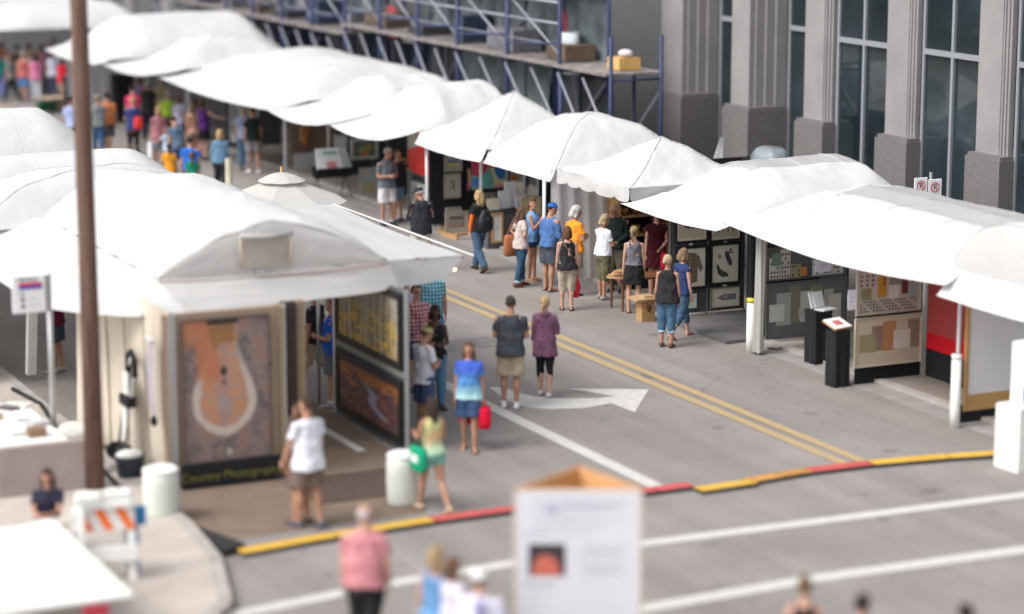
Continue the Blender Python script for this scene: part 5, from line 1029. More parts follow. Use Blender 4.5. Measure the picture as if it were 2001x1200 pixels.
def person(label, px=None, py=None, head=None, face=0, H=1.7, sex='m', skn='l', hair='short', hc=(.08, .045, .025), top='tee', tc=(.5, .5, .5), tpat=None, tlen=.86, slv=.62,
           bottom='shorts', bc=(.2, .2, .2), bpat=None, shoe=(.05, .05, .05), shoe_t='shoe', armL='down', armR='down', legs='stand', lean=0, nod=0, turn=0, wd=1.0, hat=None, glasses=False, pos=None, vox=.012, group=None, socks=None, sleevec=None, cuff=False, z0=0.0):
    if pos: P = Vector((*pos, z0))
    elif head: P = at(*head, z=H*.985+z0); P.z = z0
    else: P = at(px, py, z=z0)
    ppx = head[0] if head else px if px is not None else 1000
    if pos:
        dx = P.x*math.cos(YAW)-P.y*math.sin(YAW); dy = P.x*math.sin(YAW)+P.y*math.cos(YAW); az = YAW+math.atan2(dx, dy)
    else: az = YAW+math.atan((ppx-1000.5)/FPX)
    rz = -(az+math.radians(face)); k = H/1.75; fem = sex == 'f'
    Mw = Matrix.Translation(P) @ Matrix.Rotation(rz, 4, 'Z') @ Matrix.Scale(k, 4)
    L = Matrix.Rotation(-math.radians(lean), 3, 'X'); pv = Vector((0, 0, .98))
    def up(p, w_=1.0):
        p = Vector(p)
        if not lean or w_ <= 0: return p
        return pv + Matrix.Rotation(-math.radians(lean)*w_, 3, 'X') @ (p-pv)
    def upz(p): return up(p, max(0, min(1, (p[2]-.92)/.22)))
    shw = (.155 if fem else .178)*(.5+.5*wd); hw = (.165 if fem else .155)*wd; bd = .10*wd
    def ring(z, a, b, yo=0, n=20, off=0, f=None):
        a += off; b += off
        return [(f or upz)((a*math.copysign(abs(math.cos(t))**.85, math.cos(t)), yo+b*math.copysign(abs(math.sin(t))**.85, math.sin(t)), z)) for t in [2*math.pi*i/n for i in range(n)]]
    waist = .128*wd if fem else .148*wd
    def T(z):   # torso half-width, half-depth, y offset at height z
        tab = [(.80, hw*.95, bd*.95, -.01), (.88, hw, bd*1.08, -.015), (.96, hw*.98, bd*1.05, -.01), (1.03, hw*.90, bd*.98, .0), (1.10, waist, bd*.92*(wd**.6), .005), (1.18, waist*1.04, bd*.95*(wd**.5), .008), (1.27, .148*(.6+.4*wd), .108*wd**.5, .008+(.012 if fem else 0)), (1.35, .155*(.6+.4*wd), .108, .004+(.008 if fem else 0)), (1.42, shw*.76, .080, -.004), (1.455, shw*.48, .062, -.008), (1.475, .075, .055, -.01)]
        for (z0_, *p0), (z1_, *p1) in zip(tab[:-1], tab[1:]):
            if z <= z1_ or z1_ == 1.475:
                f_ = max(0, min(1, (z-z0_)/(z1_-z0_))); return [x+(y-x)*f_ for x, y in zip(p0, p1)]
    # ---- legs
    hipx = .088 if fem else .09; UL, LL = .42, .41
    LP = {'stand': ((2, 2, .015), (-2, 3, .0)), 'walk': ((20, 6, 0), (-14, 22, 0)), 'walk2': ((-14, 22, 0), (20, 6, 0)), 'weight': ((0, 0, .0), (6, 12, .05)), 'wide': ((3, 1, .07), (-3, 2, .07)), 'cross': ((4, 4, -.05), (-2, 3, -.02)),
          'sit': ((85, 85, .03), (85, 85, .03)), 'small': ((8, 5, 0), (-6, 8, 0))}[legs]
    hipz = .92; joints = {}
    drop = 0
    for sx, (sw, kn, ox) in ((-1, LP[0]), (1, LP[1])):
        a = math.radians(sw); hp = Vector((sx*hipx, 0, hipz)); kp = hp+Vector((sx*ox*.6, UL*math.sin(a), -UL*math.cos(a)))
        b = a-math.radians(kn); ap = kp+Vector((sx*ox*.5, LL*math.sin(b), -LL*math.cos(b))); joints[sx] = [hp, kp, ap, b]
    low = min(j[2].z for j in joints.values())-.085
    if legs == 'sit': low = -.0
    sh = Vector((0, 0, -low)) if legs != 'sit' else Vector((0, 0, -.47))
    # ---- arms
    AP = {'down': ((.14, .02, -1), (.06, .14, -1)), 'bent': ((.18, .10, -1), (-.55, .80, .12)), 'fold': ((.20, .30, -.95), (-.95, .42, .12)), 'hip': ((.55, -.25, -.85), (-.75, .35, -.35)), 'point': ((.55, .75, -.45), (.35, 1, .05)),
          'side': ((.85, .25, -.5), (1, .3, -.12)), 'up': ((.22, .35, -.9), (-.35, .55, .85)), 'front': ((.12, .45, -.95), (-.25, .9, .05)), 'back': ((.12, -.35, -1), (.02, -.1, -1)), 'swing': ((.14, .32, -1), (.02, .5, -.9)), 'reach': ((.1, .8, -.45), (.0, .9, -.35)), 'clasp': ((.12, .22, -1), (-.45, .7, -.35)), 'fwd': ((.05, .7, -.6), (-.3, 1, .1))}
    arms = {}
    for sx, nm in ((-1, armL), (1, armR)):
        u_, f_ = AP[nm]; u_ = Vector((u_[0]*sx, u_[1], u_[2])).normalized(); f_ = Vector((f_[0]*sx, f_[1], f_[2])).normalized()
        s_ = Vector((sx*shw, -.005, 1.392)); e_ = s_+u_*.285; w_ = e_+f_*.245
        arms[sx] = (s_, e_, w_, f_)
    hy, hp_ = math.radians(-turn), math.radians(nod)
    Hd = Matrix.Rotation(hy, 3, 'Z') @ Matrix.Rotation(-hp_, 3, 'X'); nk = Vector((0, -.01, 1.50))
    def hd(p): return up(nk + Hd @ (Vector(p)-nk))
    hs_ = .95 if fem else 1.0
    if H < 1.45: hs_ = 1.16
    HC = Vector((0, .012, 1.635))
    def hh(x, y, z): return hd(HC + Vector((x, y, z))*hs_)
    # ---- body
    B = MB()
    B.rings([[p for p in ring(z, *T(z))] for z in (.80, .86, .92, .98, 1.04, 1.10, 1.18, 1.27, 1.35, 1.42, 1.455, 1.475)])
    if fem:
        for sx in (-1, 1): B.ball(up((sx*.068, .075, 1.275)), .062, .055, .06)
    B.tube([up((0, -.015, 1.44)), hd((0, -.012, 1.50)), hd((0, .0, 1.58))], [.060, .050 if fem else .058, .050], 12)
    def headball(c, r): 
        R = []
        for i in range(1, 10):
            a = math.pi*i/10-math.pi/2; R.append([hh(c[0]+r[0]*math.cos(a)*math.cos(t), c[1]+r[1]*math.cos(a)*math.sin(t), c[2]+r[2]*math.sin(a)) for t in [2*math.pi*j/14 for j in range(14)]])
        return R
    B.rings(headball((0, -.012, .022), (.076, .094, .094))); B.rings(headball((0, .022, -.045), (.056, .062, .070)))
    B.rings(headball((0, .094, -.012), (.013, .018, .020))); B.rings(headball((0, .078, -.092), (.024, .018, .018)))
    for sx in (-1, 1): B.rings(headball((sx*.078, -.005, -.008), (.011, .018, .030)))
    for sx, (s_, e_, w_, f_) in arms.items():
        S_, E_, W_ = up(s_), up(e_), up(w_); mu = .85 if fem else 1.0; mu *= (.7+.3*wd)
        B.tube([up(s_*.7+Vector((0, 0, 1.40))*.3), S_, S_.lerp(E_, .45), E_, E_.lerp(W_, .3), W_], [.055*mu, .056*mu, .047*mu, .038*mu, .039*mu, .027], 12)
        fd = (W_-E_).normalized(); side = fd.cross(Vector((sx, 0, 0)) if abs(fd.x) < .8 else Vector((0, 0, 1))).normalized(); pn = fd.cross(side).normalized()*1
        if pn.x*sx > 0: pn = -pn                         # palm faces the body
        pc_ = W_+fd*.05
        B.rings([[W_+fd*d+side*a*math.cos(t)+pn*b*math.sin(t) for t in [j*.6283 for j in range(10)]] for d, a, b in ((-.01, .024, .019), (.03, .034, .017), (.075, .041, .015), (.09, .038, .012))])
        for q_ in range(4):
            o_ = (q_-1.5)*.0215; ln = (.066, .078, .074, .058)[q_]; b0 = W_+fd*.085+side*o_
            c1 = b0+fd*ln*.45+pn*.006+side*o_*.12; c2 = c1+fd*ln*.32+pn*.022; c3 = c2+fd*ln*.16+pn*.026
            B.tube([b0, c1, c2, c3], [.0095, .009, .0085, .007], 6)
        sg = 1 if side.y > 0 else -1
        t0_ = W_+fd*.03+side*.026*sg; B.tube([t0_, t0_+fd*.030+side*.026*sg+pn*.010, t0_+fd*.058+side*.030*sg+pn*.022], [.012, .0105, .008], 6)
    for sx, (hp, kp, ap, b) in joints.items():
        fl_ = .9 if fem else 1.0
        hp2, kp2, ap2 = hp+sh, kp+sh, ap+sh; cb_ = (ap2-kp2).normalized(); back = Vector((0, -1, 0))
        B.tube([hp2+Vector((-sx*.012, 0, .05)), hp2.lerp(kp2, .15), hp2.lerp(kp2, .55), kp2, kp2.lerp(ap2, .3)+back*.012, kp2.lerp(ap2, .65), ap2], [.085*wd, .088*wd**.8, .070*wd**.7, .053, .055*(.6+.4*wd), .042, .036], 14)
        tilt = 0 if legs == 'sit' else (min(0, b)*.8)
        Fm = Matrix.Rotation(tilt, 3, 'X')
        B.rings([[ap2+Fm @ Vector((a*math.cos(t)+sx*.01*y_/.1, y_, zc+c_*math.sin(t))) for t in [j*.5236 for j in range(12)]] for y_, a, c_, zc in ((-.055, .024, .026, -.048), (-.03, .034, .04, -.035), (.04, .038, .036, -.038), (.11, .043, .022, -.055), (.155, .035, .014, -.064), (.175, .02, .008, -.068))])
    sk = skin(skn); body_m = [sk, mat('brow_'+('l' if hc[0] > .25 else 'd'), tuple(c*.6+.02 for c in hc), .8), mat('eye_dark', (.03, .02, .015), .3), mat('lip_'+skn, tuple(c*f for c, f in zip(SKIN[skn], (.85, .45, .5))), .5)]
    eyes = [hh(sx*.031, .082, .004) for sx in (-1, 1)]; brows = [hh(sx*.032, .088, .028) for sx in (-1, 1)]; lip = hh(0, .088, -.058)
    def facefn(me):
        for p in me.polygons:
            c = p.center
            if c.z < 1.3: continue
            mi = 0
            if min((c-e).length for e in eyes) < .0135: mi = 2
            elif min(abs((c-e).dot(Vector((0, 0, 1))))*2.2+(c-e).length*.55 for e in brows) < .016: mi = 1
            elif (c-lip).length < .020 and abs(c.z-lip.z) < .009: mi = 3
            if mi: p.material_index = mi
    body = B.build('person', None, None, True, True); body.matrix_world = Mw; tag(body, label, 'person', group)
    JOBS.append((body, vox, 0, body_m, facefn))
    def part(mb, name, m, vx=.014, disp=.006, direct=False):
        o = MB.build(mb, name, m, body, True, True); o.parent = body; o.location = (0, 0, 0)
        if not direct: JOBS.append((o, vx, disp, [m], None))
        return o
    # ---- clothes
    if top:
        tm = cloth(tc, tpat, *( () if not tpat else CL2.get((tc, tpat), ((.5, .5, .5), (.8, .8, .8))))); G = MB()
        loose = {'tee': .020, 'shirt': .024, 'tank': .012, 'sweat': .026, 'dress': .020, 'polo': .02}[top]
        zt_ = (1.41 if top == 'tank' else 1.468); zs = [tlen]+[z for z in (.90, .96, 1.02, 1.08, 1.14, 1.20, 1.27, 1.34, 1.40, 1.44, 1.46) if tlen+.03 < z < zt_-.012]+[zt_]
        R = []
        for z in zs:
            a, b, yo = T(max(z, .86)); fl_ = max(0, (1.02-z))*.25+(.03 if (1.0 < z < 1.2 and top != 'tank') else 0)*1
            if top == 'dress' and z < .95: fl_ = .04+(.95-z)*.35
            R.append(ring(z, a+fl_*.4, b+fl_*.6, yo, 24, (max(loose, .026) if z < 1.0 else loose) if z < 1.43 else .014))
        G.rings(R)
        if fem:
            for sx in (-1, 1): G.ball(up((sx*.068, .08, 1.275)), .070, .062, .066)
        if top == 'tank':
            for sx in (-1, 1): G.tube([up((sx*.085, .07, 1.36)), up((sx*.088, .045, 1.44)), up((sx*.085, -.02, 1.472)), up((sx*.082, -.07, 1.42)), up((sx*.07, -.085, 1.34))], [.022, .019, .018, .019, .022], 8)
        else:
            for sx, (s_, e_, w_, f_) in arms.items():
                S_, E_, W_ = up(s_), up(e_), up(w_); i_ = up(s_*.6+Vector((0, 0, 1.39))*.4)
                if sleevec: long_ = False; sl = .5
                else: long_ = slv > 1; sl = slv
                if sl > .05:
                    if long_: G.tube([i_, S_, S_.lerp(E_, .5), E_, E_.lerp(W_, .5), E_.lerp(W_, min(1, slv-1))], [.062, .064, .058, .052, .046, .038], 12)
                    else: G.tube([i_, S_, S_.lerp(E_, sl*.6), S_.lerp(E_, sl)], [.062, .064, .064 if not fem else .057, .066 if not fem else .056], 12)
                if sleevec:
                    Q = MB(); Q.tube([S_.lerp(E_, .4), E_, E_.lerp(W_, .5), E_.lerp(W_, .97)], [.054, .048, .042, .034], 12); part(Q, 'sleeve', cloth(sleevec), .012, .004)
        if top in ('polo', 'shirt'): G.tube([up((.0, -.055, 1.475)), up((.055, -.02, 1.482)), up((.05, .04, 1.47)), up((0, .065, 1.445)), up((-.05, .04, 1.47)), up((-.055, -.02, 1.482)), up((0, -.055, 1.475))], .016, 6)
        part(G, {'tee': 'shirt', 'shirt': 'shirt', 'polo': 'polo_shirt', 'tank': 'tank_top', 'sweat': 'sweater', 'dress': 'dress'}[top], tm, .0135, .020)
        if top == 'sweat' and fem and 'hood' in label:
            Q = MB(); Q.ball(up((0, -.085, 1.45)), .085, .05, .06); part(Q, 'hood', tm, .014, .006)
    if bottom:
        bm = cloth(bc, bpat); G = MB()
        if bottom == 'skirt':
            G.rings([ring(z, T(max(z, .86))[0]+o_, T(max(z, .86))[1]+o_*.8, -.008, 24, .014, f=(lambda p: Vector(p))) for z, o_ in ((.60, .045), (.68, .04), (.78, .03), (.88, .010), (.95, -.006), (1.0, -.01))])
        else:
            frac = {'shorts': .84, 'short': .38, 'capri': 1.55, 'long': 2.0, 'cargo': .92, 'mid': 1.3}[bottom]; tight = .010 if bpat == 'tight' else .018
            wide = .020 if bottom in ('shorts', 'cargo') else .0
            G.rings([[Vector(q)+Vector((0, 0, 0)) for q in ring(z+(sh.z if legs == 'sit' else 0), *T(z), 24, off=.014 if z < .93 else .004)] for z in (.82, .88, .94, .99, 1.02)])
            for sx, (hp, kp, ap, b) in joints.items():
                hp2, kp2, ap2 = hp+sh, kp+sh, ap+sh; pts = [hp2+Vector((-sx*.012, 0, .06)), hp2.lerp(kp2, .15)]; rr = [.088*wd+tight, .092*wd**.8+tight]
                if frac <= 1: pts += [hp2.lerp(kp2, frac*.6), hp2.lerp(kp2, frac)]; rr += [.084*wd**.7+tight+wide*.5, .080*wd**.6+tight+wide]
                else:
                    f2 = frac-1; kw = {True: .062, False: .060}[fem]+tight*.6+(0 if bpat == 'tight' else .010)
                    flare = .012 if bottom == 'long' and shoe_t == 'flare' else 0
                    pts += [hp2.lerp(kp2, .6), kp2, kp2.lerp(ap2, f2*.5), kp2.lerp(ap2, f2*.985+.0)]; rr += [.074*wd**.6+tight, kw, kw*(.95 if bpat != 'tight' else .9), (.058 if bpat != 'tight' else .046)+flare]
                G.tube(pts, rr, 16)
                if cuff: Q = MB(); p_ = pts[-1]; d_ = (pts[-1]-pts[-2]).normalized(); Q.tube([p_-d_*.05, p_], [rr[-1]+.008, rr[-1]+.008], 16); part(Q, 'cuff', cloth((.35, .45, .55)), .01, 0, True)
        part(G, {'skirt': 'skirt', 'shorts': 'shorts', 'short': 'shorts', 'cargo': 'shorts', 'mid': 'trousers', 'capri': 'trousers', 'long': 'trousers'}[bottom], bm, .0135, .016)
    # ---- shoes
    for sx, (hp, kp, ap, b) in joints.items():
        ap2 = ap+sh; Fm = Matrix.Rotation(0 if legs == 'sit' else min(0, b)*.8, 3, 'X'); G = MB()
        if shoe_t == 'sandal': prof = ((-.07, .036, .012, -.078), (-.03, .042, .012, -.078), (.05, .045, .012, -.078), (.12, .05, .012, -.078), (.17, .04, .010, -.078), (.19, .02, .008, -.078))
        else: prof = ((-.072, .028, .035, -.048), (-.045, .042, .045, -.040), (.03, .046, .046, -.040), (.10, .052, .032, -.052), (.16, .044, .024, -.060), (.19, .026, .014, -.068))
        G.rings([[ap2+Fm @ Vector((a*math.cos(t)+sx*.01*y_/.1, y_, zc+c_*math.sin(t))) for t in [j*.5236 for j in range(12)]] for y_, a, c_, zc in prof])
        if shoe_t == 'sandal': G.tube([ap2+Fm @ Vector((-.045, .09, -.07)), ap2+Fm @ Vector((-.02, .08, -.028)), ap2+Fm @ Vector((.03, .08, -.03)), ap2+Fm @ Vector((.05, .09, -.07))], .009, 6).tube([ap2+Fm @ Vector((-.036, -.01, -.06)), ap2+Fm @ Vector((-.03, -.04, -.012)), ap2+Fm @ Vector((.03, -.04, -.012)), ap2+Fm @ Vector((.036, -.01, -.06))], .007, 6)
        part(G, 'sandal' if shoe_t == 'sandal' else 'shoe', cloth(shoe), .01, 0, True)
        if socks:
            Q = MB(); kp2 = kp+sh; Q.tube([ap2, ap2.lerp(kp2, socks)], [.045, .050], 12); part(Q, 'sock', cloth((.7, .7, .7)), .01, 0, True)
    # ---- hair
    if hair:
        G = MB(); hm = mat('hair_%02d_%02d_%02d' % tuple(int(c*99) for c in hc), hc, .6, .35, 7, .8, 60, stretch=(6, 6, 1), spec=.3)
        off = {'buzz': .004, 'short': .010, 'curly': .024, 'balding': .003}.get(hair, .014)
        R = []
        for i in range(1, 16):
            a = math.pi*i/16-math.pi/2; row = []
            for t in [2*math.pi*j/24 for j in range(24)]:
                x, y, z = math.cos(a)*math.cos(t), math.cos(a)*math.sin(t), math.sin(a)
                rr = 1.0; fr = max(0, min(1, (y-.12)/.3))*max(0, min(1, (.50-z)/.25))
                if hair in ('short', 'buzz', 'balding') : fr = max(fr, max(0, min(1, (-.45-z)/.2)), max(0, min(1, (y+.15)/.25))*max(0, min(1, (.10-z)/.2)))
                if hair == 'balding': fr = max(fr, max(0, min(1, (z-.35)/.2)))
                rr -= .26*fr
                row.append(hh(x*(.078+off)*rr, -.020+y*(.094+off)*rr, .026+z*(.097+off)*rr))
            R.append(row)
        G.rings(R)
        if hair in ('bob', 'long', 'curly', 'longdark'):
            dz = {'bob': .10, 'curly': .06, 'long': .20, 'longdark': .26}[hair]
            for sx in (-1, 1): G.tube([hh(sx*.055, -.03, .03), hh(sx*.078, -.03, -.05), hh(sx*.075, -.035, -.05-dz*.5), hh(sx*.06, -.05, -.04-dz)], [.035, .034, .034, .02], 10)
            G.tube([hh(0, -.07, .04), hh(0, -.09, -.05), hh(0, -.085, -.06-dz*.5), hh(0, -.08, -.05-dz)], [.06, .062, .062, .035], 12)
        if hair == 'pony': G.tube([hh(0, -.10, .06), hh(0, -.15, .05), hh(0, -.165, -.04), hh(0, -.14, -.15), hh(0, -.13, -.20)], [.022, .030, .034, .024, .008], 10)
        if hair == 'lowpony': G.tube([hh(0, -.095, -.01), hh(0, -.135, -.04), hh(0, -.13, -.14), hh(0, -.12, -.24)], [.024, .030, .030, .010], 10)
        if hair == 'bun': G.rings(headball((0, -.135, .00), (.036, .034, .036)))
        if hair == 'topbun': G.rings(headball((0, -.06, .135), (.042, .042, .038)))
        part(G, 'hair', hm, .010, .012)
    if hat:
        G = MB(); hc2 = hat[1]; R = []
        for i in range(0, 9):
            a = math.pi/2*i/9; R.append([hh(.092*math.cos(a)*math.cos(t), -.015+.108*math.cos(a)*math.sin(t), .035+.095*math.sin(a)) for t in [2*math.pi*j/24 for j in range(24)]])
        G.rings(R)
        cap_ = part(G, 'cap', cloth(hc2), .01, 0, True)
        bk_ = -1 if hat[0] == 'back' else 1
        if hat[0] != 'flat': G = MB(); G.rings([[hh(.078*math.cos(t)*s_, -.015+bk_*(.075+(.095 if len(hat) < 3 else .06)*math.sin(t)*s_*1.0), .038+z_-.018*math.sin(t)) for t in [math.pi*j/12 for j in range(13)]] for s_, z_ in ((1, 0), (1, .008))]); o = part(G, 'brim', cloth(hc2), .01, 0, True)
    if glasses:
        G = MB(); yy, zz = (.100, .006) if glasses is True else (.06, .105)
        for sx in (-1, 1):
            G.tube([hh(sx*.034+.024*math.cos(t), yy+.003, zz+.018*math.sin(t)) for t in [j*.5236 for j in range(13)]], .0028 if glasses is True else .006, 5)
            G.tube([hh(sx*.058, yy, zz+.006), hh(sx*.082, .0, zz+.004)], .0028, 5)
        G.tube([hh(-.01, yy+.006, zz), hh(.01, yy+.006, zz)], .0025, 5)
        part(G, 'glasses', paint((.03, .03, .03), .3), .01, 0, True)
    return dict(M=Mw, arms={s: (up(a), up(b_), up(c_)) for s, (a, b_, c_, d_) in arms.items()}, up=up, k=k, hh=hh, az=az)
CL2 = {}
def held(P, mb, name, m, label, cat, smooth=True):
    """a bag or other carried thing, modelled in the carrier's frame but an object of its own"""
    o = mb.build(name, m, None, smooth, True); me = o.data; M = P['M']
    base = M.translation.copy(); me.transform(Matrix.Translation(-base) @ M); o.location = base; ORG[o.name] = base
    return tag(o, label, cat)
def sag(c, w_, d_, h, top=.75, m=None, mb=None):
    mb = mb or MB(); R = []
    for f_, s_ in ((0, .75), (.08, .97), (.3, 1.05), (.6, 1.0), (.9, top+.08), (1, top)):
        R.append([(c[0]+w_/2*s_*math.copysign(abs(math.cos(t))**.6, math.cos(t)), c[1]+d_/2*s_*math.copysign(abs(math.sin(t))**.6, math.sin(t)), c[2]-h/2+h*f_) for t in [j*.3927 for j in range(16)]])
    return mb.rings(R, m)
def hand(P, sx): return P['arms'][sx][2]
def tote(P, sx, label, col, w_=.32, h=.34, d_=.12, drop=.42, name='tote_bag', zoff=0, fwd=.03):
    c = hand(P, sx)+Vector((sx*.03, fwd, -.06)); mb = MB(); cc = c+Vector((0, 0, -drop))
    sag((0, 0, 0), d_, w_, h, .85, None, mb); mb.v = [(x+cc.x, y+cc.y, z+cc.z) for x, y, z in mb.v]
    for s_ in (-1, 1): mb.tube([cc+Vector((s_*.03, -.08, h/2-.01)), c+Vector((0, -.02, 0)), c+Vector((0, .02, 0)), cc+Vector((s_*.03, .08, h/2-.01))], .008, 6)
    return held(P, mb, name, cloth(col), label, 'bag')
JEAN = (.06, .12, .20); KHAKI = (.46, .37, .27); NAVY = (.03, .04, .10)
BLOND = (.50, .34, .16); BROWN = (.12, .065, .035); DARK = (.03, .02, .015); GREY = (.36, .35, .34); WHITEH = (.55, .54, .52)
CL2[((.62, .10, .13), 'plaid')] = ((.62, .60, .62), (.35, .2, .3)); CL2[((.10, .33, .44), 'plaid')] = ((.34, .55, .62), (.3, .45, .5))
CL2[((.06, .12, .52), 'tiedye')] = ((.10, .30, .62), (.40, .68, .70)); CL2[((.42, .17, .20), 'stripes')] = ((.30, .12, .16), ())
CL2[((.55, .55, .25), 'tiedye')] = ((.62, .40, .22), (.40, .60, .42)); CL2[((.60, .12, .22), 'spots')] = ((.52, .22, .32), ())
CL2[((.50, .17, .18), 'spots')] = ((.66, .38, .40), ())
# -- by the far booths of the right row
p = person('man in a grey polo shirt and white shorts standing with one arm across his belly', 757, 441, face=150, H=1.84, skn='m', hair='short', hc=GREY, top='polo', tc=(.13, .15, .18), bottom='cargo', bc=(.62, .60, .64), shoe=(.03, .03, .04), armL='bent', armR='bent', turn=-35, nod=12, socks=.10, wd=1.1)
person('person in black beside the grey polo man, reaching an open hand past him', 778, 434, face=120, H=1.72, skn='m', hair='short', hc=BROWN, top='tee', tc=(.03, .03, .035), bottom='shorts', bc=(.14, .22, .33), shoe=(.04, .04, .05), armL='reach', armR='down', turn=10)
person('man in a black long shirt and black cap, seen from behind above the tent edge', head=(822, 368), face=-12, H=1.80, skn='m', hair='short', hc=WHITEH, top='shirt', tc=(.022, .028, .033), slv=1.95, tlen=.80, bottom='cargo', bc=(.50, .47, .40), shoe=(.1, .08, .06), armL='bent', armR='bent', turn=-50, nod=15, hat=('cap', (.03, .035, .04)), wd=1.2)
p = person('blonde woman in a black top with orange sleeves and flared jeans, carrying a backpack', 936, 530, face=-35, H=1.72, sex='f', hair='long', hc=BLOND, top='tee', tc=(.02, .02, .022), sleevec=(.80, .16, .02), bottom='long', bc=(.06, .11, .18), shoe=(.06, .03, .02), shoe_t='flare', armL='down', armR='back', legs='walk2', turn=-30)
mb = MB(); sag((.02, -.21, 1.12), .34, .20, .46, .45, None, mb)
for sx in (-1, 1): mb.tube([(sx*.10, -.12, 1.34), (sx*.11, .02, 1.48), (sx*.12, .12, 1.36), (sx*.13, .06, 1.15), (sx*.12, -.12, 1.0)], .016, 6)
mb.tube([(0, -.25, 1.02), (.12, -.29, 1.1), (0, -.29, 1.2)], .03, 6)
held(p, mb, 'backpack', mat('pack_nylon', (.018, .018, .022), .35, .3, 12, .9, 18), 'black quilted backpack on the back of the blonde woman with orange sleeves', 'backpack')
# -- group in front of the bowls booth
p = person('woman in a beige top and rolled jeans with long brown hair, hand on hip', 1018, 560, face=62, H=1.66, sex='f', hair='longdark', hc=(.13, .07, .045), top='tee', tc=(.50, .43, .41), tlen=.84, bottom='long', bc=(.03, .075, .13), bpat=None, shoe=(.14, .06, .035), armL='hip', armR='hip', nod=16, cuff=True, legs='small')
mb = MB(); sag((-.27, -.10, .86), .14, .34, .46, .8, None, mb); mb.tube([(-.27, -.2, 1.08), (-.2, -.06, 1.46), (-.27, .02, 1.08)], .014, 6)
held(p, mb, 'tote_bag', mat('tan_leather', (.36, .13, .05), .5, .15, 4), 'tall tan leather tote hanging behind the woman in the beige top', 'bag')
p = person('smiling woman in a sleeveless blue shirt with sunglasses on her head, holding a snack', 1040, 550, face=105, H=1.72, sex='f', skn='m', hair='lowpony', hc=BROWN, top='shirt', tc=(.16, .33, .62), slv=0, bottom='short', bc=(.04, .05, .09), shoe=(.40, .24, .17), shoe_t='sandal', armL='bent', armR='up', turn=35, glasses='up')
mb = MB(); sag((-.02, .20, .92), .26, .11, .24, .9, None, mb); mb.box(-.14, .25, .96, .10, .27, 1.04); mb.tube([(-.12, .14, 1.02), (-.13, .12, 1.3), (.05, -.02, 1.48), (.14, -.12, 1.25), (.10, .12, 1.02)], .010, 6)
held(p, mb, 'shoulder_bag', mat('brown_bag', (.075, .05, .035), .5, .15, 5), 'dark brown shoulder bag in front of the woman in the blue sleeveless shirt', 'bag')
mb = MB(); c = hand(p, 1); mb.ball(c+Vector((-.02, .06, .06)), .03, .03, .035); held(p, mb, 'snack', paint((.6, .35, .06)), 'small orange snack in the hand of the woman in blue', 'snack')
person('man in a blue long sleeved shirt, blue cap and dark shorts', 1073, 569, face=42, H=1.80, skn='m', hair='short', hc=DARK, top='sweat', tc=(.07, .155, .36), slv=1.95, tlen=.90, bottom='shorts', bc=(.065, .075, .105), shoe=(.10, .06, .04), shoe_t='sandal', armL='bent', armR='bent', turn=35, nod=10, hat=('cap', (.02, .16, .55)), wd=1.08, legs='stand', lean=4)
person('white haired man in an orange shirt with a white collar looking down at the bowls', 1122, 577, face=52, H=1.80, skn='m', hair='curly', hc=WHITEH, top='polo', tc=(.88, .30, .03), bottom='shorts', bc=(.30, .25, .2), shoe=(.1, .06, .04), armL='bent', armR='bent', turn=15, nod=14, glasses=True, wd=1.1)
p = person('brown haired woman in a black sleeveless top and khaki capris, strap across her back', 1108, 606, face=-2, H=1.64, sex='f', hair='bob', hc=(.14, .065, .04), top='tank', tc=(.028, .026, .03), bottom='mid', bc=(.40, .345, .27), shoe=(.10, .045, .035), shoe_t='sandal', armL='down', armR='down', wd=1.12, turn=0, nod=0)
mb = MB(); mb.tube([(-.10, -.09, 1.46), (-.02, -.135, 1.32), (.10, -.13, 1.15), (.19, -.06, 1.06)], .010, 6)
held(p, mb, 'shoulder_strap', mat('olive_strap', (.16, .13, .06), .7), 'thin olive strap across the back of the woman in black and khaki', 'bag strap')
mb = MB(); c = hand(p, 1)+Vector((-.04, .10, -.10)); mb.tube([c, c+Vector((0, 0, -.30)), c+Vector((0, .0, -.52))], [.02, .11, .07], 14); mb.tube([c+Vector((0, 0, 0)), c+Vector((.03, 0, .08))], .012, 6)
held(p, mb, 'shopping_bag', mat('red_film', (.72, .02, .05), .4, .1, 4, .6, 8), 'crinkled bright red plastic bag held low by the woman in khaki capris', 'bag')
p = person('woman with curly blonde hair, white tee and olive trousers standing with folded arms', 1178, 585, face=50, H=1.70, sex='f', skn='m', hair='curly', hc=(.42, .31, .19), top='tee', tc=(.72, .74, .82), tlen=.92, bottom='mid', bc=(.135, .13, .075), shoe=(.30, .28, .25), armL='fold', armR='fold', turn=25, nod=14, wd=1.06)
person('older man in a black sweater and olive trousers looking down inside the bowls booth', 1203, 570, face=195, H=1.80, skn='m', hair='balding', hc=GREY, top='sweat', tc=(.018, .028, .028), slv=1.97, bottom='long', bc=(.16, .15, .11), shoe=(.03, .04, .06), armL='clasp', armR='clasp', nod=22, glasses=True, wd=1.15, turn=20)
person('young woman with a ponytail, grey racerback top and black skirt, from behind', 1238, 612, face=0, H=1.69, sex='f', hair='pony', hc=(.34, .23, .12), top='tank', tc=(.15, .145, .17), tlen=.98, bottom='skirt', bc=(.018, .02, .026), shoe=(.14, .07, .06), shoe_t='sandal', armL='down', armR='down', turn=20, hat=('back', (.20, .16, .08), 1))
p = person('person in a dark maroon dress standing inside the bowls booth, head under the valance', 1281, 582, face=170, H=1.80, sex='f', skn='l', hair='bob', hc=DARK, top='dress', tc=(.05, .008, .014), tlen=.62, slv=.3, bottom=None, shoe=(.04, .02, .02), armL='clasp', armR='down')
tote(p, -1, 'red tote bag hanging from the arm of the person in the maroon dress', (.40, .01, .03), .26, .30, .10, .20)
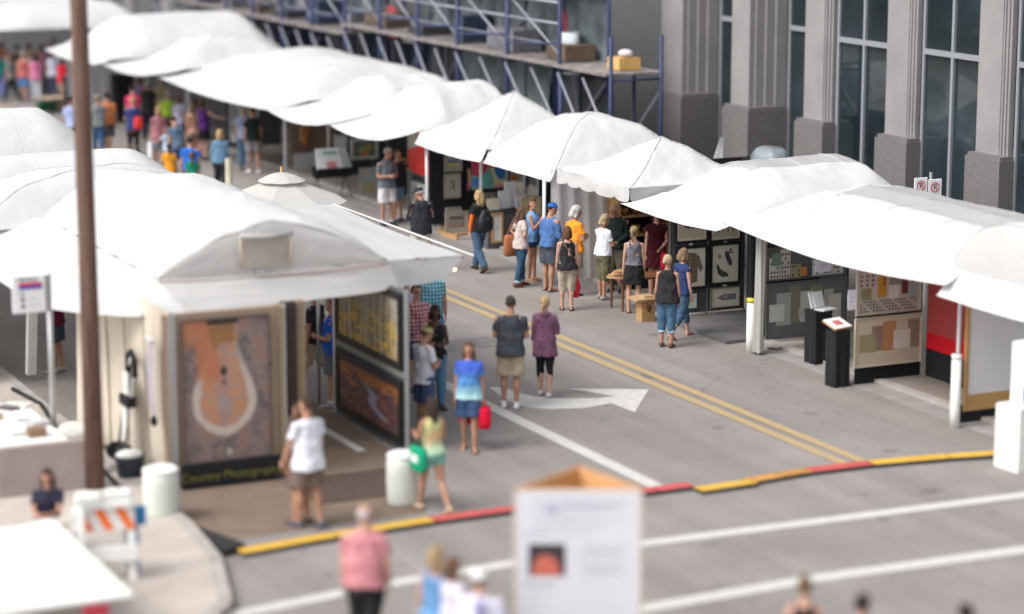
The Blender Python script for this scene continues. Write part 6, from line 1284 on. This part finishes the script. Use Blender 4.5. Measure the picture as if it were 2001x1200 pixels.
person('blonde woman with a bun, black sleeveless blouse and rolled jeans, from behind', 1303, 678, face=10, H=1.68, sex='f', skn='m', hair='bun', hc=(.56, .42, .26), top='tee', tc=(.022, .022, .026), slv=0.0, tlen=.86, bottom='capri', bc=(.065, .135, .22), shoe=(.14, .07, .05), armL='down', armR='down', wd=1.18, turn=25, cuff=True)
p = person('woman in a navy top, jeans and glasses beside the blonde woman, looking right', 1332, 660, face=48, H=1.66, sex='f', skn='l', hair='bob', hc=(.26, .17, .10), top='tee', tc=(.03, .05, .14), slv=.25, bottom='capri', bc=(.06, .12, .20), shoe=(.35, .2, .16), shoe_t='sandal', armL='down', armR='down', turn=22, nod=8, glasses=True, legs='walk', wd=1.05)
# -- middle of the street
person('man in a charcoal tee, khaki shorts and white shoes walking away', 998, 798, face=3, H=1.84, skn='m', hair='buzz', hc=(.045, .035, .03), top='tee', tc=(.055, .06, .072), tlen=.84, bottom='cargo', bc=(.42, .33, .24), shoe=(.75, .72, .75), armL='bent', armR='bent', wd=1.18, socks=.08)
person('woman in a purple hooded sweatshirt and black leggings walking away', 1065, 774, face=8, H=1.67, sex='f', skn='l', hair='lowpony', hc=(.47, .32, .16), top='sweat', tc=(.15, .07, .115), slv=1.55, tlen=.72, bottom='capri', bpat='tight', bc=(.018, .016, .022), shoe=(.60, .52, .58), armL='down', armR='bent', turn=20, legs='small')
p = person('woman in a blue and turquoise tie-dye shirt and denim shorts facing the camera', 917, 880, face=183, H=1.66, sex='f', skn='m', hair='long', hc=(.15, .07, .045), top='tee', tc=(.06, .12, .52), tpat='tiedye', tlen=.84, bottom='shorts', bc=(.045, .09, .18), shoe=(.10, .06, .05), shoe_t='sandal', armL='down', armR='down', wd=1.12, turn=10, legs='small')
tote(p, -1, 'bright red shopping bag carried by the tie-dye shirt woman on the right side', (.62, .01, .04), .26, .34, .20, .27, 'shopping_bag', fwd=-.02)
p2 = p; mb = MB(); sag((.06, -.18, .52), .22, .14, .26, .8, None, mb); held(p, mb, 'shopping_bag', cloth((.55, .01, .06)), 'second red bag half hidden behind the tie-dye shirt woman', 'bag')
p = person('girl in a green and orange tank top, long dark hair, by the white barrel', 846, 1000, face=-28, H=1.60, sex='f', skn='m', hair='longdark', hc=(.045, .025, .02), top='tank', tc=(.55, .55, .25), tpat='tiedye', tlen=.90, bottom='short', bc=(.16, .42, .36), shoe=(.48, .36, .24), armL='front', armR='bent', legs='walk')
mb = MB(); sag((-.20, .08, .82), .13, .42, .36, .92, None, mb); mb.tube([(-.2, -.06, .95), (-.14, -.04, 1.3), (-.06, -.02, 1.46), (-.12, .1, 1.35), (-.2, .22, .95)], .012, 6); gb = mb
o = held(p, gb, 'shoulder_bag', cloth((.01, .30, .16)), 'green shoulder bag with a white print on the hip of the dark haired girl', 'bag')
b_ = MB().box(-.27, -.02, .78, -.262, .18, .90); q_ = b_.build('white_print', paint((.7, .75, .72)), None, False, True); q_.data.transform(Matrix.Translation(-p['M'].translation) @ p['M']); q_.parent = o; ORG[q_.name] = ORG[o.name]
person('man in a white tee and tan cap looking down beside the picture wall', 829, 852, face=50, H=1.72, skn='m', hair='short', hc=BROWN, top='tee', tc=(.70, .68, .74), bottom='shorts', bc=(.06, .09, .18), shoe=(.1, .1, .1), armL='up', armR='bent', nod=20, hat=('cap', (.33, .27, .15)), turn=20)
person('woman in a black tank top with dark skin holding food beside the picture wall', 851, 800, face=165, H=1.70, sex='f', skn='d', hair='bob', hc=(.02, .014, .012), top='tank', tc=(.022, .02, .022), bottom='long', bc=(.10, .22, .36), shoe=(.1, .08, .08), armL='bent', armR='up', turn=10)
person('bearded man in glasses and a red and white plaid shirt by the picture wall', 815, 765, face=160, H=1.80, skn='l', hair='short', hc=(.07, .035, .025), top='shirt', tc=(.62, .10, .13), tpat='plaid', bottom='shorts', bc=(.05, .06, .12), shoe=(.1, .08, .08), armL='bent', armR='down', glasses=True, turn=-5)
person('person in a pale lavender shirt mostly hidden behind the picture wall', 796, 735, face=160, H=1.74, skn='l', hair='short', hc=WHITEH, top='shirt', tc=(.50, .46, .66), slv=1.9, bottom='shorts', bc=(.2, .1, .35), shoe=(.5, .4, .5))
person('man in a teal plaid shirt standing behind the group under the awning tip', 843, 712, face=172, H=1.78, skn='m', hair='short', hc=(.3, .2, .14), top='shirt', tc=(.10, .33, .44), tpat='plaid', bottom='shorts', bc=(.12, .24, .42), shoe=(.1, .1, .12), wd=1.15)
# -- in and before the near booth
person('man in a bright blue tee and grey shorts inside the near booth opening, facing left', 651, 795, face=-80, H=1.80, skn='m', hair='short', hc=(.22, .10, .05), top='tee', tc=(.015, .10, .48), bottom='shorts', bc=(.13, .14, .17), shoe=(.3, .3, .35), armL='bent', armR='hip', wd=1.1, socks=.08)
person('person in a black tee and khaki shorts half hidden by the booth post', 618, 770, face=-60, H=1.78, skn='m', hair='short', hc=DARK, top='tee', tc=(.03, .03, .035), bottom='cargo', bc=(.42, .32, .22), shoe=(.55, .5, .55), legs='walk')
person('heavy man in a white tee and brown shorts in front of the near booth', 603, 1030, face=-42, H=1.78, skn='m', hair='short', hc=(.06, .035, .025), top='tee', tc=(.72, .72, .80), tlen=.80, bottom='shorts', bc=(.17, .125, .105), shoe=(.10, .10, .13), armL='swing', armR='down', wd=1.22, turn=-15, legs='small')
person('person in a dark red shirt half hidden behind the heavy man in white', head=(584, 792), face=-50, H=1.66, sex='f', skn='m', hair='bob', hc=(.12, .06, .04), top='tee', tc=(.16, .02, .03), bottom='shorts', bc=(.16, .12, .1), shoe=(.1, .08, .07))
p = person('person in a maroon shirt and grey shorts under the left tents behind the sign post', 112, 728, face=-70, H=1.74, skn='m', hair='short', hc=DARK, top='tee', tc=(.10, .012, .03), bottom='shorts', bc=(.05, .06, .09), shoe=(.35, .3, .3), armL='bent', armR='bent')
person('seated person in a black print shirt at the table in the bottom left corner', head=(92, 918), face=188, H=1.66, sex='f', skn='m', hair='long', hc=(.06, .035, .025), top='tee', tc=(.025, .025, .045), bottom='long', bc=(.05, .05, .07), shoe=(.05, .05, .05), legs='stand', armL='fwd', armR='fwd', nod=10, z0=-.45)
q = at(92, 1010, z=.75)
# -- foreground
FG = 'blurred people along the bottom edge'
person('white haired man in a pink checked shirt at the bottom edge', head=(712, 992), face=15, H=1.80, skn='l', hair='balding', hc=(.60, .56, .54), top='shirt', tc=(.50, .21, .23), tlen=.86, bottom='long', bc=(.02, .02, .03), shoe=(.05, .05, .05), wd=1.3, armL='down', armR='down', turn=25, vox=.014)
person('blonde woman in a blue denim top at the bottom edge', head=(852, 1072), face=20, H=1.70, sex='f', hair='bob', hc=(.45, .31, .17), top='tank', tc=(.13, .28, .50), bottom='long', bc=(.1, .1, .15), turn=25, vox=.014)
person('brown haired person in pale clothes beside the denim woman at the bottom edge', head=(886, 1092), face=60, H=1.66, sex='f', hair='bob', hc=(.17, .09, .055), top='tee', tc=(.60, .55, .62), bottom='long', bc=(.1, .1, .15), vox=.014)
p = person('person in a white shirt and white cap at the bottom edge beside the kiosk', head=(937, 1118), face=5, H=1.68, skn='l', hair='short', hc=DARK, top='tee', tc=(.68, .67, .80), bottom='long', bc=(.1, .1, .2), hat=('cap', (.72, .71, .70)), wd=1.2, vox=.014)
mb = MB(); mb.box(-.03, -.155, 1.0, .05, -.135, 1.45); held(p, mb, 'lanyard_strap', paint((.15, .13, .3)), 'dark strap down the back of the white shirt at the bottom edge', 'strap')
person('person with a brown top knot and black top at the bottom edge', head=(1573, 1132), face=0, H=1.66, sex='f', skn='l', hair='topbun', hc=(.20, .12, .06), top='tank', tc=(.02, .02, .03), bottom='long', bc=(.1, .1, .1), vox=.014)
person('dark haired person whose head shows at the bottom edge right of the top knot', head=(1686, 1168), face=20, H=1.70, skn='l', hair='short', hc=DARK, top='tee', tc=(.03, .03, .04), bottom='long', bc=(.1, .1, .1), vox=.014)
person('dark haired person barely showing at the bottom edge near the right corner', head=(1888, 1186), face=0, H=1.70, skn='l', hair='short', hc=DARK, top='tee', tc=(.03, .03, .04), bottom='long', bc=(.1, .1, .1), vox=.014)
# -- crowd further up the street
V = .015
person('blonde woman in a blue cardigan with a dark scarf, behind the near tents', 432, 380, face=8, H=1.66, sex='f', hair='bob', hc=BLOND, top='sweat', tc=(.13, .24, .36), slv=1.9, bottom='long', bc=(.03, .035, .045), armL='down', armR='down', vox=V, wd=1.12)
P_ = p = person('man in a black tee, grey shorts and white sneakers under the awning', 496, 338, face=-20, H=1.80, skn='m', hair='short', hc=DARK, top='tee', tc=(.02, .022, .028), bottom='shorts', bc=(.24, .22, .23), shoe=(.72, .7, .75), turn=-30, vox=V, legs='small', armR='down')
person('person in a pale blue shirt and jeans beside the man in the black tee', 479, 333, face=10, H=1.78, skn='m', hair='short', hc=GREY, top='tee', tc=(.25, .30, .45), bottom='long', bc=(.07, .14, .25), shoe=(.2, .1, .06), vox=V)
person('woman in a purple top and black skirt stretching her arm to the right', 398, 312, face=35, H=1.70, sex='f', skn='l', hair='bob', hc=BROWN, top='tee', tc=(.085, .025, .16), slv=.1, bottom='skirt', bc=(.015, .015, .02), armR='side', armL='down', vox=V, wd=1.1)
person('woman in a white top and dark skirt left of the purple top woman', 383, 308, face=20, H=1.66, sex='f', skn='m', hair='bob', hc=DARK, top='tank', tc=(.5, .48, .47), bottom='skirt', bc=(.05, .03, .04), vox=V)
p = person('woman in a navy top and black trousers with a red bag on her back', 262, 312, face=-15, H=1.74, sex='f', skn='l', hair='short', hc=BLOND, top='tee', tc=(.04, .06, .20), bottom='long', bpat='tight', bc=(.015, .018, .03), shoe=(.2, .2, .6), armL='up', vox=V, legs='small')
mb = MB(); sag((.10, -.18, 1.05), .24, .14, .34, .8, None, mb); mb.tube([(.1, -.12, 1.2), (.05, 0, 1.49), (.1, .12, 1.3)], .015, 6)
held(p, mb, 'sling_bag', cloth((.75, .06, .05)), 'red bag slung on the back of the woman in navy and black', 'bag')
person('man in an orange shirt and dark shorts walking away beside the brown pole', 212, 302, face=10, H=1.78, skn='m', hair='short', hc=DARK, top='tee', tc=(.50, .17, .07), bottom='shorts', bc=(.06, .07, .09), shoe=(.08, .07, .07), vox=V, wd=1.1, legs='walk')
person('man in a grey tee and blue jeans directly right of the brown pole', 193, 306, face=0, H=1.76, skn='m', hair='short', hc=(.3, .26, .18), top='tee', tc=(.19, .21, .22), bottom='long', bc=(.06, .14, .27), vox=V, wd=1.1)
person('person in a pale blue shirt and dark trousers directly left of the brown pole', 143, 308, face=10, H=1.74, skn='m', hair='short', hc=DARK, top='shirt', tc=(.38, .46, .72), bottom='long', bc=(.03, .04, .07), vox=V)
p = person('person in a dusty red striped shirt in the crowd right of the white sign', 312, 330, head=None, face=-20, H=1.72, sex='f', skn='l', hair='bob', hc=(.36, .22, .12), top='tee', tc=(.42, .17, .20), tpat='stripes', bottom='shorts', bc=(.2, .2, .25), vox=V, wd=1.1)
tote(p, -1, 'white flat bag with a red base carried at the edge of the crowd', (.66, .66, .74), .32, .46, .05, .30)
person('child in a pale blue top reaching left in the crowd', 328, 338, face=-60, H=1.25, sex='f', skn='l', hair='bob', hc=BROWN, top='tee', tc=(.46, .60, .72), bottom='shorts', bc=(.2, .22, .4), armL='reach', vox=V)
person('man in a slate blue tee bending over the children', 349, 352, face=-30, H=1.72, skn='m', hair='short', hc=DARK, top='tee', tc=(.11, .16, .24), bottom='shorts', bc=(.06, .10, .2), vox=V, lean=15, nod=25)
person('girl in an orange shirt with a dark ponytail in front of the crowd', head=(330, 282), face=0, H=1.45, sex='f', skn='m', hair='lowpony', hc=(.06, .035, .025), top='tee', tc=(.80, .33, .03), bottom='shorts', bc=(.1, .1, .15), vox=V)
person('man in a royal blue shirt seen from behind in front of the crowd', head=(371, 270), face=0, H=1.62, skn='l', hair='short', hc=DARK, top='tee', tc=(.03, .16, .60), bottom='shorts', bc=(.1, .1, .15), vox=V, wd=1.15)
person('child in a dark green shirt at the crest of the near tents', head=(375, 300), face=10, H=1.35, sex='f', skn='m', hair='lowpony', hc=BROWN, top='tee', tc=(.01, .20, .12), bottom='shorts', bc=(.1, .1, .15), vox=V)
person('person in a hot pink top at the back of the crowd under the tent', 262, 285, face=0, H=1.78, sex='f', skn='l', hair='short', hc=DARK, top='tee', tc=(.60, .05, .16), bottom='long', bc=(.05, .05, .07), vox=V)
person('large man in a black tee at the back of the crowd under the tent', 290, 275, face=0, H=1.82, skn='m', hair='short', hc=GREY, top='tee', tc=(.022, .022, .028), bottom='long', bc=(.03, .03, .05), vox=V, wd=1.25)
person('person in a black and lime green jacket in the crowd under the tent', 330, 292, face=-20, H=1.70, skn='m', hair='short', hc=GREY, top='tee', tc=(.30, .50, .05), slv=1.6, tlen=1.0, bottom='long', bc=(.03, .035, .04), vox=V, wd=1.15)
person('person in a grey shirt behind the white banner post', 352, 300, face=30, H=1.70, sex='f', skn='m', hair='bob', hc=BROWN, top='tee', tc=(.28, .27, .36), bottom='long', bc=(.05, .05, .08), vox=V)
person('bare armed woman in pale shorts half behind the white banner post', 378, 318, face=-40, H=1.66, sex='f', skn='m', hair='long', hc=BROWN, top='tank', tc=(.45, .26, .2), bottom='short', bc=(.3, .28, .28), vox=V)
CR = [('woman in a red tee and tan shorts left of the brown pole', 125, 208, 'f', (.55, .02, .04), (.40, .28, .2), 20, DARK), ('person in a bright white top carrying a white parcel', 105, 195, 'f', (.62, .66, .8), (.1, .12, .2), -20, BROWN),
 ('person in a pink flowered shirt and white trousers', 72, 202, 'f', (.58, .18, .32), (.55, .55, .62), 0, DARK), ('man in a coral tank top and blue shorts', 48, 200, 'm', (.48, .14, .14), (.10, .22, .48), 10, GREY),
 ('person in a grey top and dark leggings striding left', 22, 200, 'f', (.22, .24, .24), (.02, .04, .05), -60, BROWN), ('woman with a pale pink top at the far left edge', 12, 190, 'f', (.60, .38, .38), (.3, .3, .3), 0, (.3, .16, .1)),
 ('person in an emerald green shirt in the far crowd', 46, 165, 'f', (.01, .22, .11), (.1, .1, .1), 0, BLOND), ('person in a white tee near the dark far booth', 26, 160, 'm', (.58, .62, .68), (.2, .2, .25), 0, (.3, .12, .08)),
 ('tall person in a grey vest by the far drape', 108, 168, 'm', (.26, .26, .30), (.04, .04, .05), 20, DARK), ('person with bare arms in black by the far drape', 97, 162, 'f', (.05, .04, .05), (.06, .05, .05), 10, DARK),
 ('bald man in a white shirt half behind the brown pole in the far crowd', 142, 190, 'm', (.6, .6, .62), (.1, .1, .1), 30, GREY), ('seated looking person in black beside the green sign in the far crowd', 138, 235, 'm', (.03, .035, .04), (.03, .03, .04), 20, DARK),
 ('small person in a teal top at the far left edge', 2, 195, 'f', (.02, .2, .2), (.15, .16, .4), 0, BROWN), ('person in a maroon tee between the brown pole and the black bin', 200, 218, 'm', (.14, .04, .06), (.05, .05, .06), 20, DARK)]
CR += [('person in a mustard top between the pink shirt and the coral tank top, further back', 60, 176, 'f', (.5, .3, .05), (.1, .12, .2), 15, BROWN), ('person in a plum shirt far back under the corner tent', 8, 150, 'm', (.16, .05, .14), (.1, .1, .12), 0, DARK),
 ('person in a sky blue shirt far back left of the drape', 18, 140, 'f', (.25, .42, .62), (.3, .3, .32), -20, BLOND), ('person in a dark teal shirt in front of the pale drape', 84, 158, 'm', (.03, .14, .16), (.2, .17, .12), 10, BROWN),
 ('person in a peach top in front of the pale drape', 70, 150, 'f', (.62, .36, .26), (.08, .09, .14), 40, DARK), ('person in a cream shirt near the red tee woman', 112, 182, 'm', (.6, .56, .46), (.12, .13, .2), 200, GREY),
 ('person in a wine red top behind the orange shirt man', 176, 200, 'f', (.28, .02, .05), (.06, .06, .08), 0, BROWN), ('person in a light grey hoodie behind the black bin', 240, 205, 'm', (.35, .35, .38), (.05, .06, .1), 25, DARK),
 ('person in a faded violet shirt deep under the tent behind the hot pink top', 276, 255, 'f', (.3, .2, .42), (.1, .1, .14), -15, BROWN), ('person in a khaki shirt deep under the tent behind the lime jacket', 318, 262, 'm', (.3, .26, .16), (.08, .08, .1), 10, GREY)]
CR += [('person in a bright orange top at the left edge of the far crowd', 6, 172, 'f', (.7, .22, .04), (.1, .1, .15), 20, DARK), ('person in a white blouse between the coral tank and pink shirt', 60, 190, 'f', (.66, .64, .64), (.12, .16, .3), 0, BLOND),
 ('person in a charcoal shirt behind the coral tank top man', 36, 184, 'm', (.07, .07, .08), (.3, .26, .2), 10, DARK), ('person in a rose top behind the pink flowered shirt', 84, 180, 'f', (.62, .28, .34), (.06, .06, .1), -10, BROWN),
 ('person in a cobalt shirt beside the white parcel', 96, 178, 'm', (.04, .12, .42), (.3, .28, .26), 5, GREY), ('person in an olive shirt right behind the red tee woman', 132, 184, 'm', (.16, .16, .06), (.05, .06, .09), -5, BROWN),
 ('person in a tan jacket beneath the far drape behind the brown pole', 214, 190, 'm', (.36, .27, .17), (.05, .05, .07), 0, DARK), ('person in a lilac top beneath the far drape beside the bin', 250, 186, 'f', (.42, .34, .52), (.08, .08, .12), 15, BLOND)]
for lb, x, y, sx_, tcx, bcx, fa, hcx in CR:
    person(lb, x, y, face=fa, H=1.72 if sx_ == 'm' else 1.66, sex=sx_, skn='m' if x % 2 else 'l', hair='short' if sx_ == 'm' else 'bob', hc=hcx, top='tank' if 'tank' in lb or 'bare' in lb else 'tee', tc=tcx, bottom='shorts' if 'shorts' in lb else 'long', bc=bcx, legs='walk' if x % 3 else 'small', vox=.017, shoe=(.15, .12, .12))
q = at(95, 192); tag(MB().obox((q.x+.1, q.y-.3, 1.15), .35, .12, .6, .5, None, .5).build('parcel', M_paper), 'white parcel held by the person in the bright white top', 'parcel')
q = at(92, 222); tag(MB().obox((q.x, q.y, .25), .6, .25, .35, .3).build('green_sign_board', paint((.01, .06, .03))), 'low dark green board on the ground in the far crowd', 'board')
# cream shoulder bag for the cardigan woman
q = at(447, 345, z=.9)
tag(MB().grid(lambda a, b: (q.x+.08*math.sin(6.28*a), q.y+.16*math.cos(6.28*a)*(.35+.65*b), 1.35-.75*b), 20, 10).build('shoulder_bag', cloth((.56, .50, .40)), smooth=True), 'long cream shoulder bag hanging at the side of the blue cardigan woman', 'bag')

# ================================================================== fuse every figure piece into a continuous skin
for o, vx, disp, mats_, fn in JOBS:
    md = o.modifiers.new('fuse', 'REMESH'); md.mode = 'VOXEL'; md.voxel_size = vx; md.use_smooth_shade = True
    sm = o.modifiers.new('soft', 'SMOOTH'); sm.iterations = 3 if vx <= .0125 else 2; sm.factor = .5
bpy.context.view_layer.update(); dg = bpy.context.evaluated_depsgraph_get()
NEWM = []
for o, vx, disp, mats_, fn in JOBS: NEWM.append(bpy.data.meshes.new_from_object(o.evaluated_get(dg), depsgraph=dg))
for (o, vx, disp, mats_, fn), me in zip(JOBS, NEWM):
    o.modifiers.clear(); o.data = me; me.materials.clear()
    for m_ in mats_: me.materials.append(m_)
    if disp:
        ns_ = [v.normal.copy() for v in me.vertices]; sd_ = hash(o.name) % 97
        for v, n_ in zip(me.vertices, ns_):
            c = v.co; f_ = noise.noise(Vector((c.x*9+sd_, c.y*9, c.z*6)))+.5*noise.noise(Vector((c.x*22, c.y*22+sd_, c.z*13))); v.co = c+n_*disp*f_
    me.polygons.foreach_set('use_smooth', [True]*len(me.polygons))
    if fn: fn(me)
    me.update()
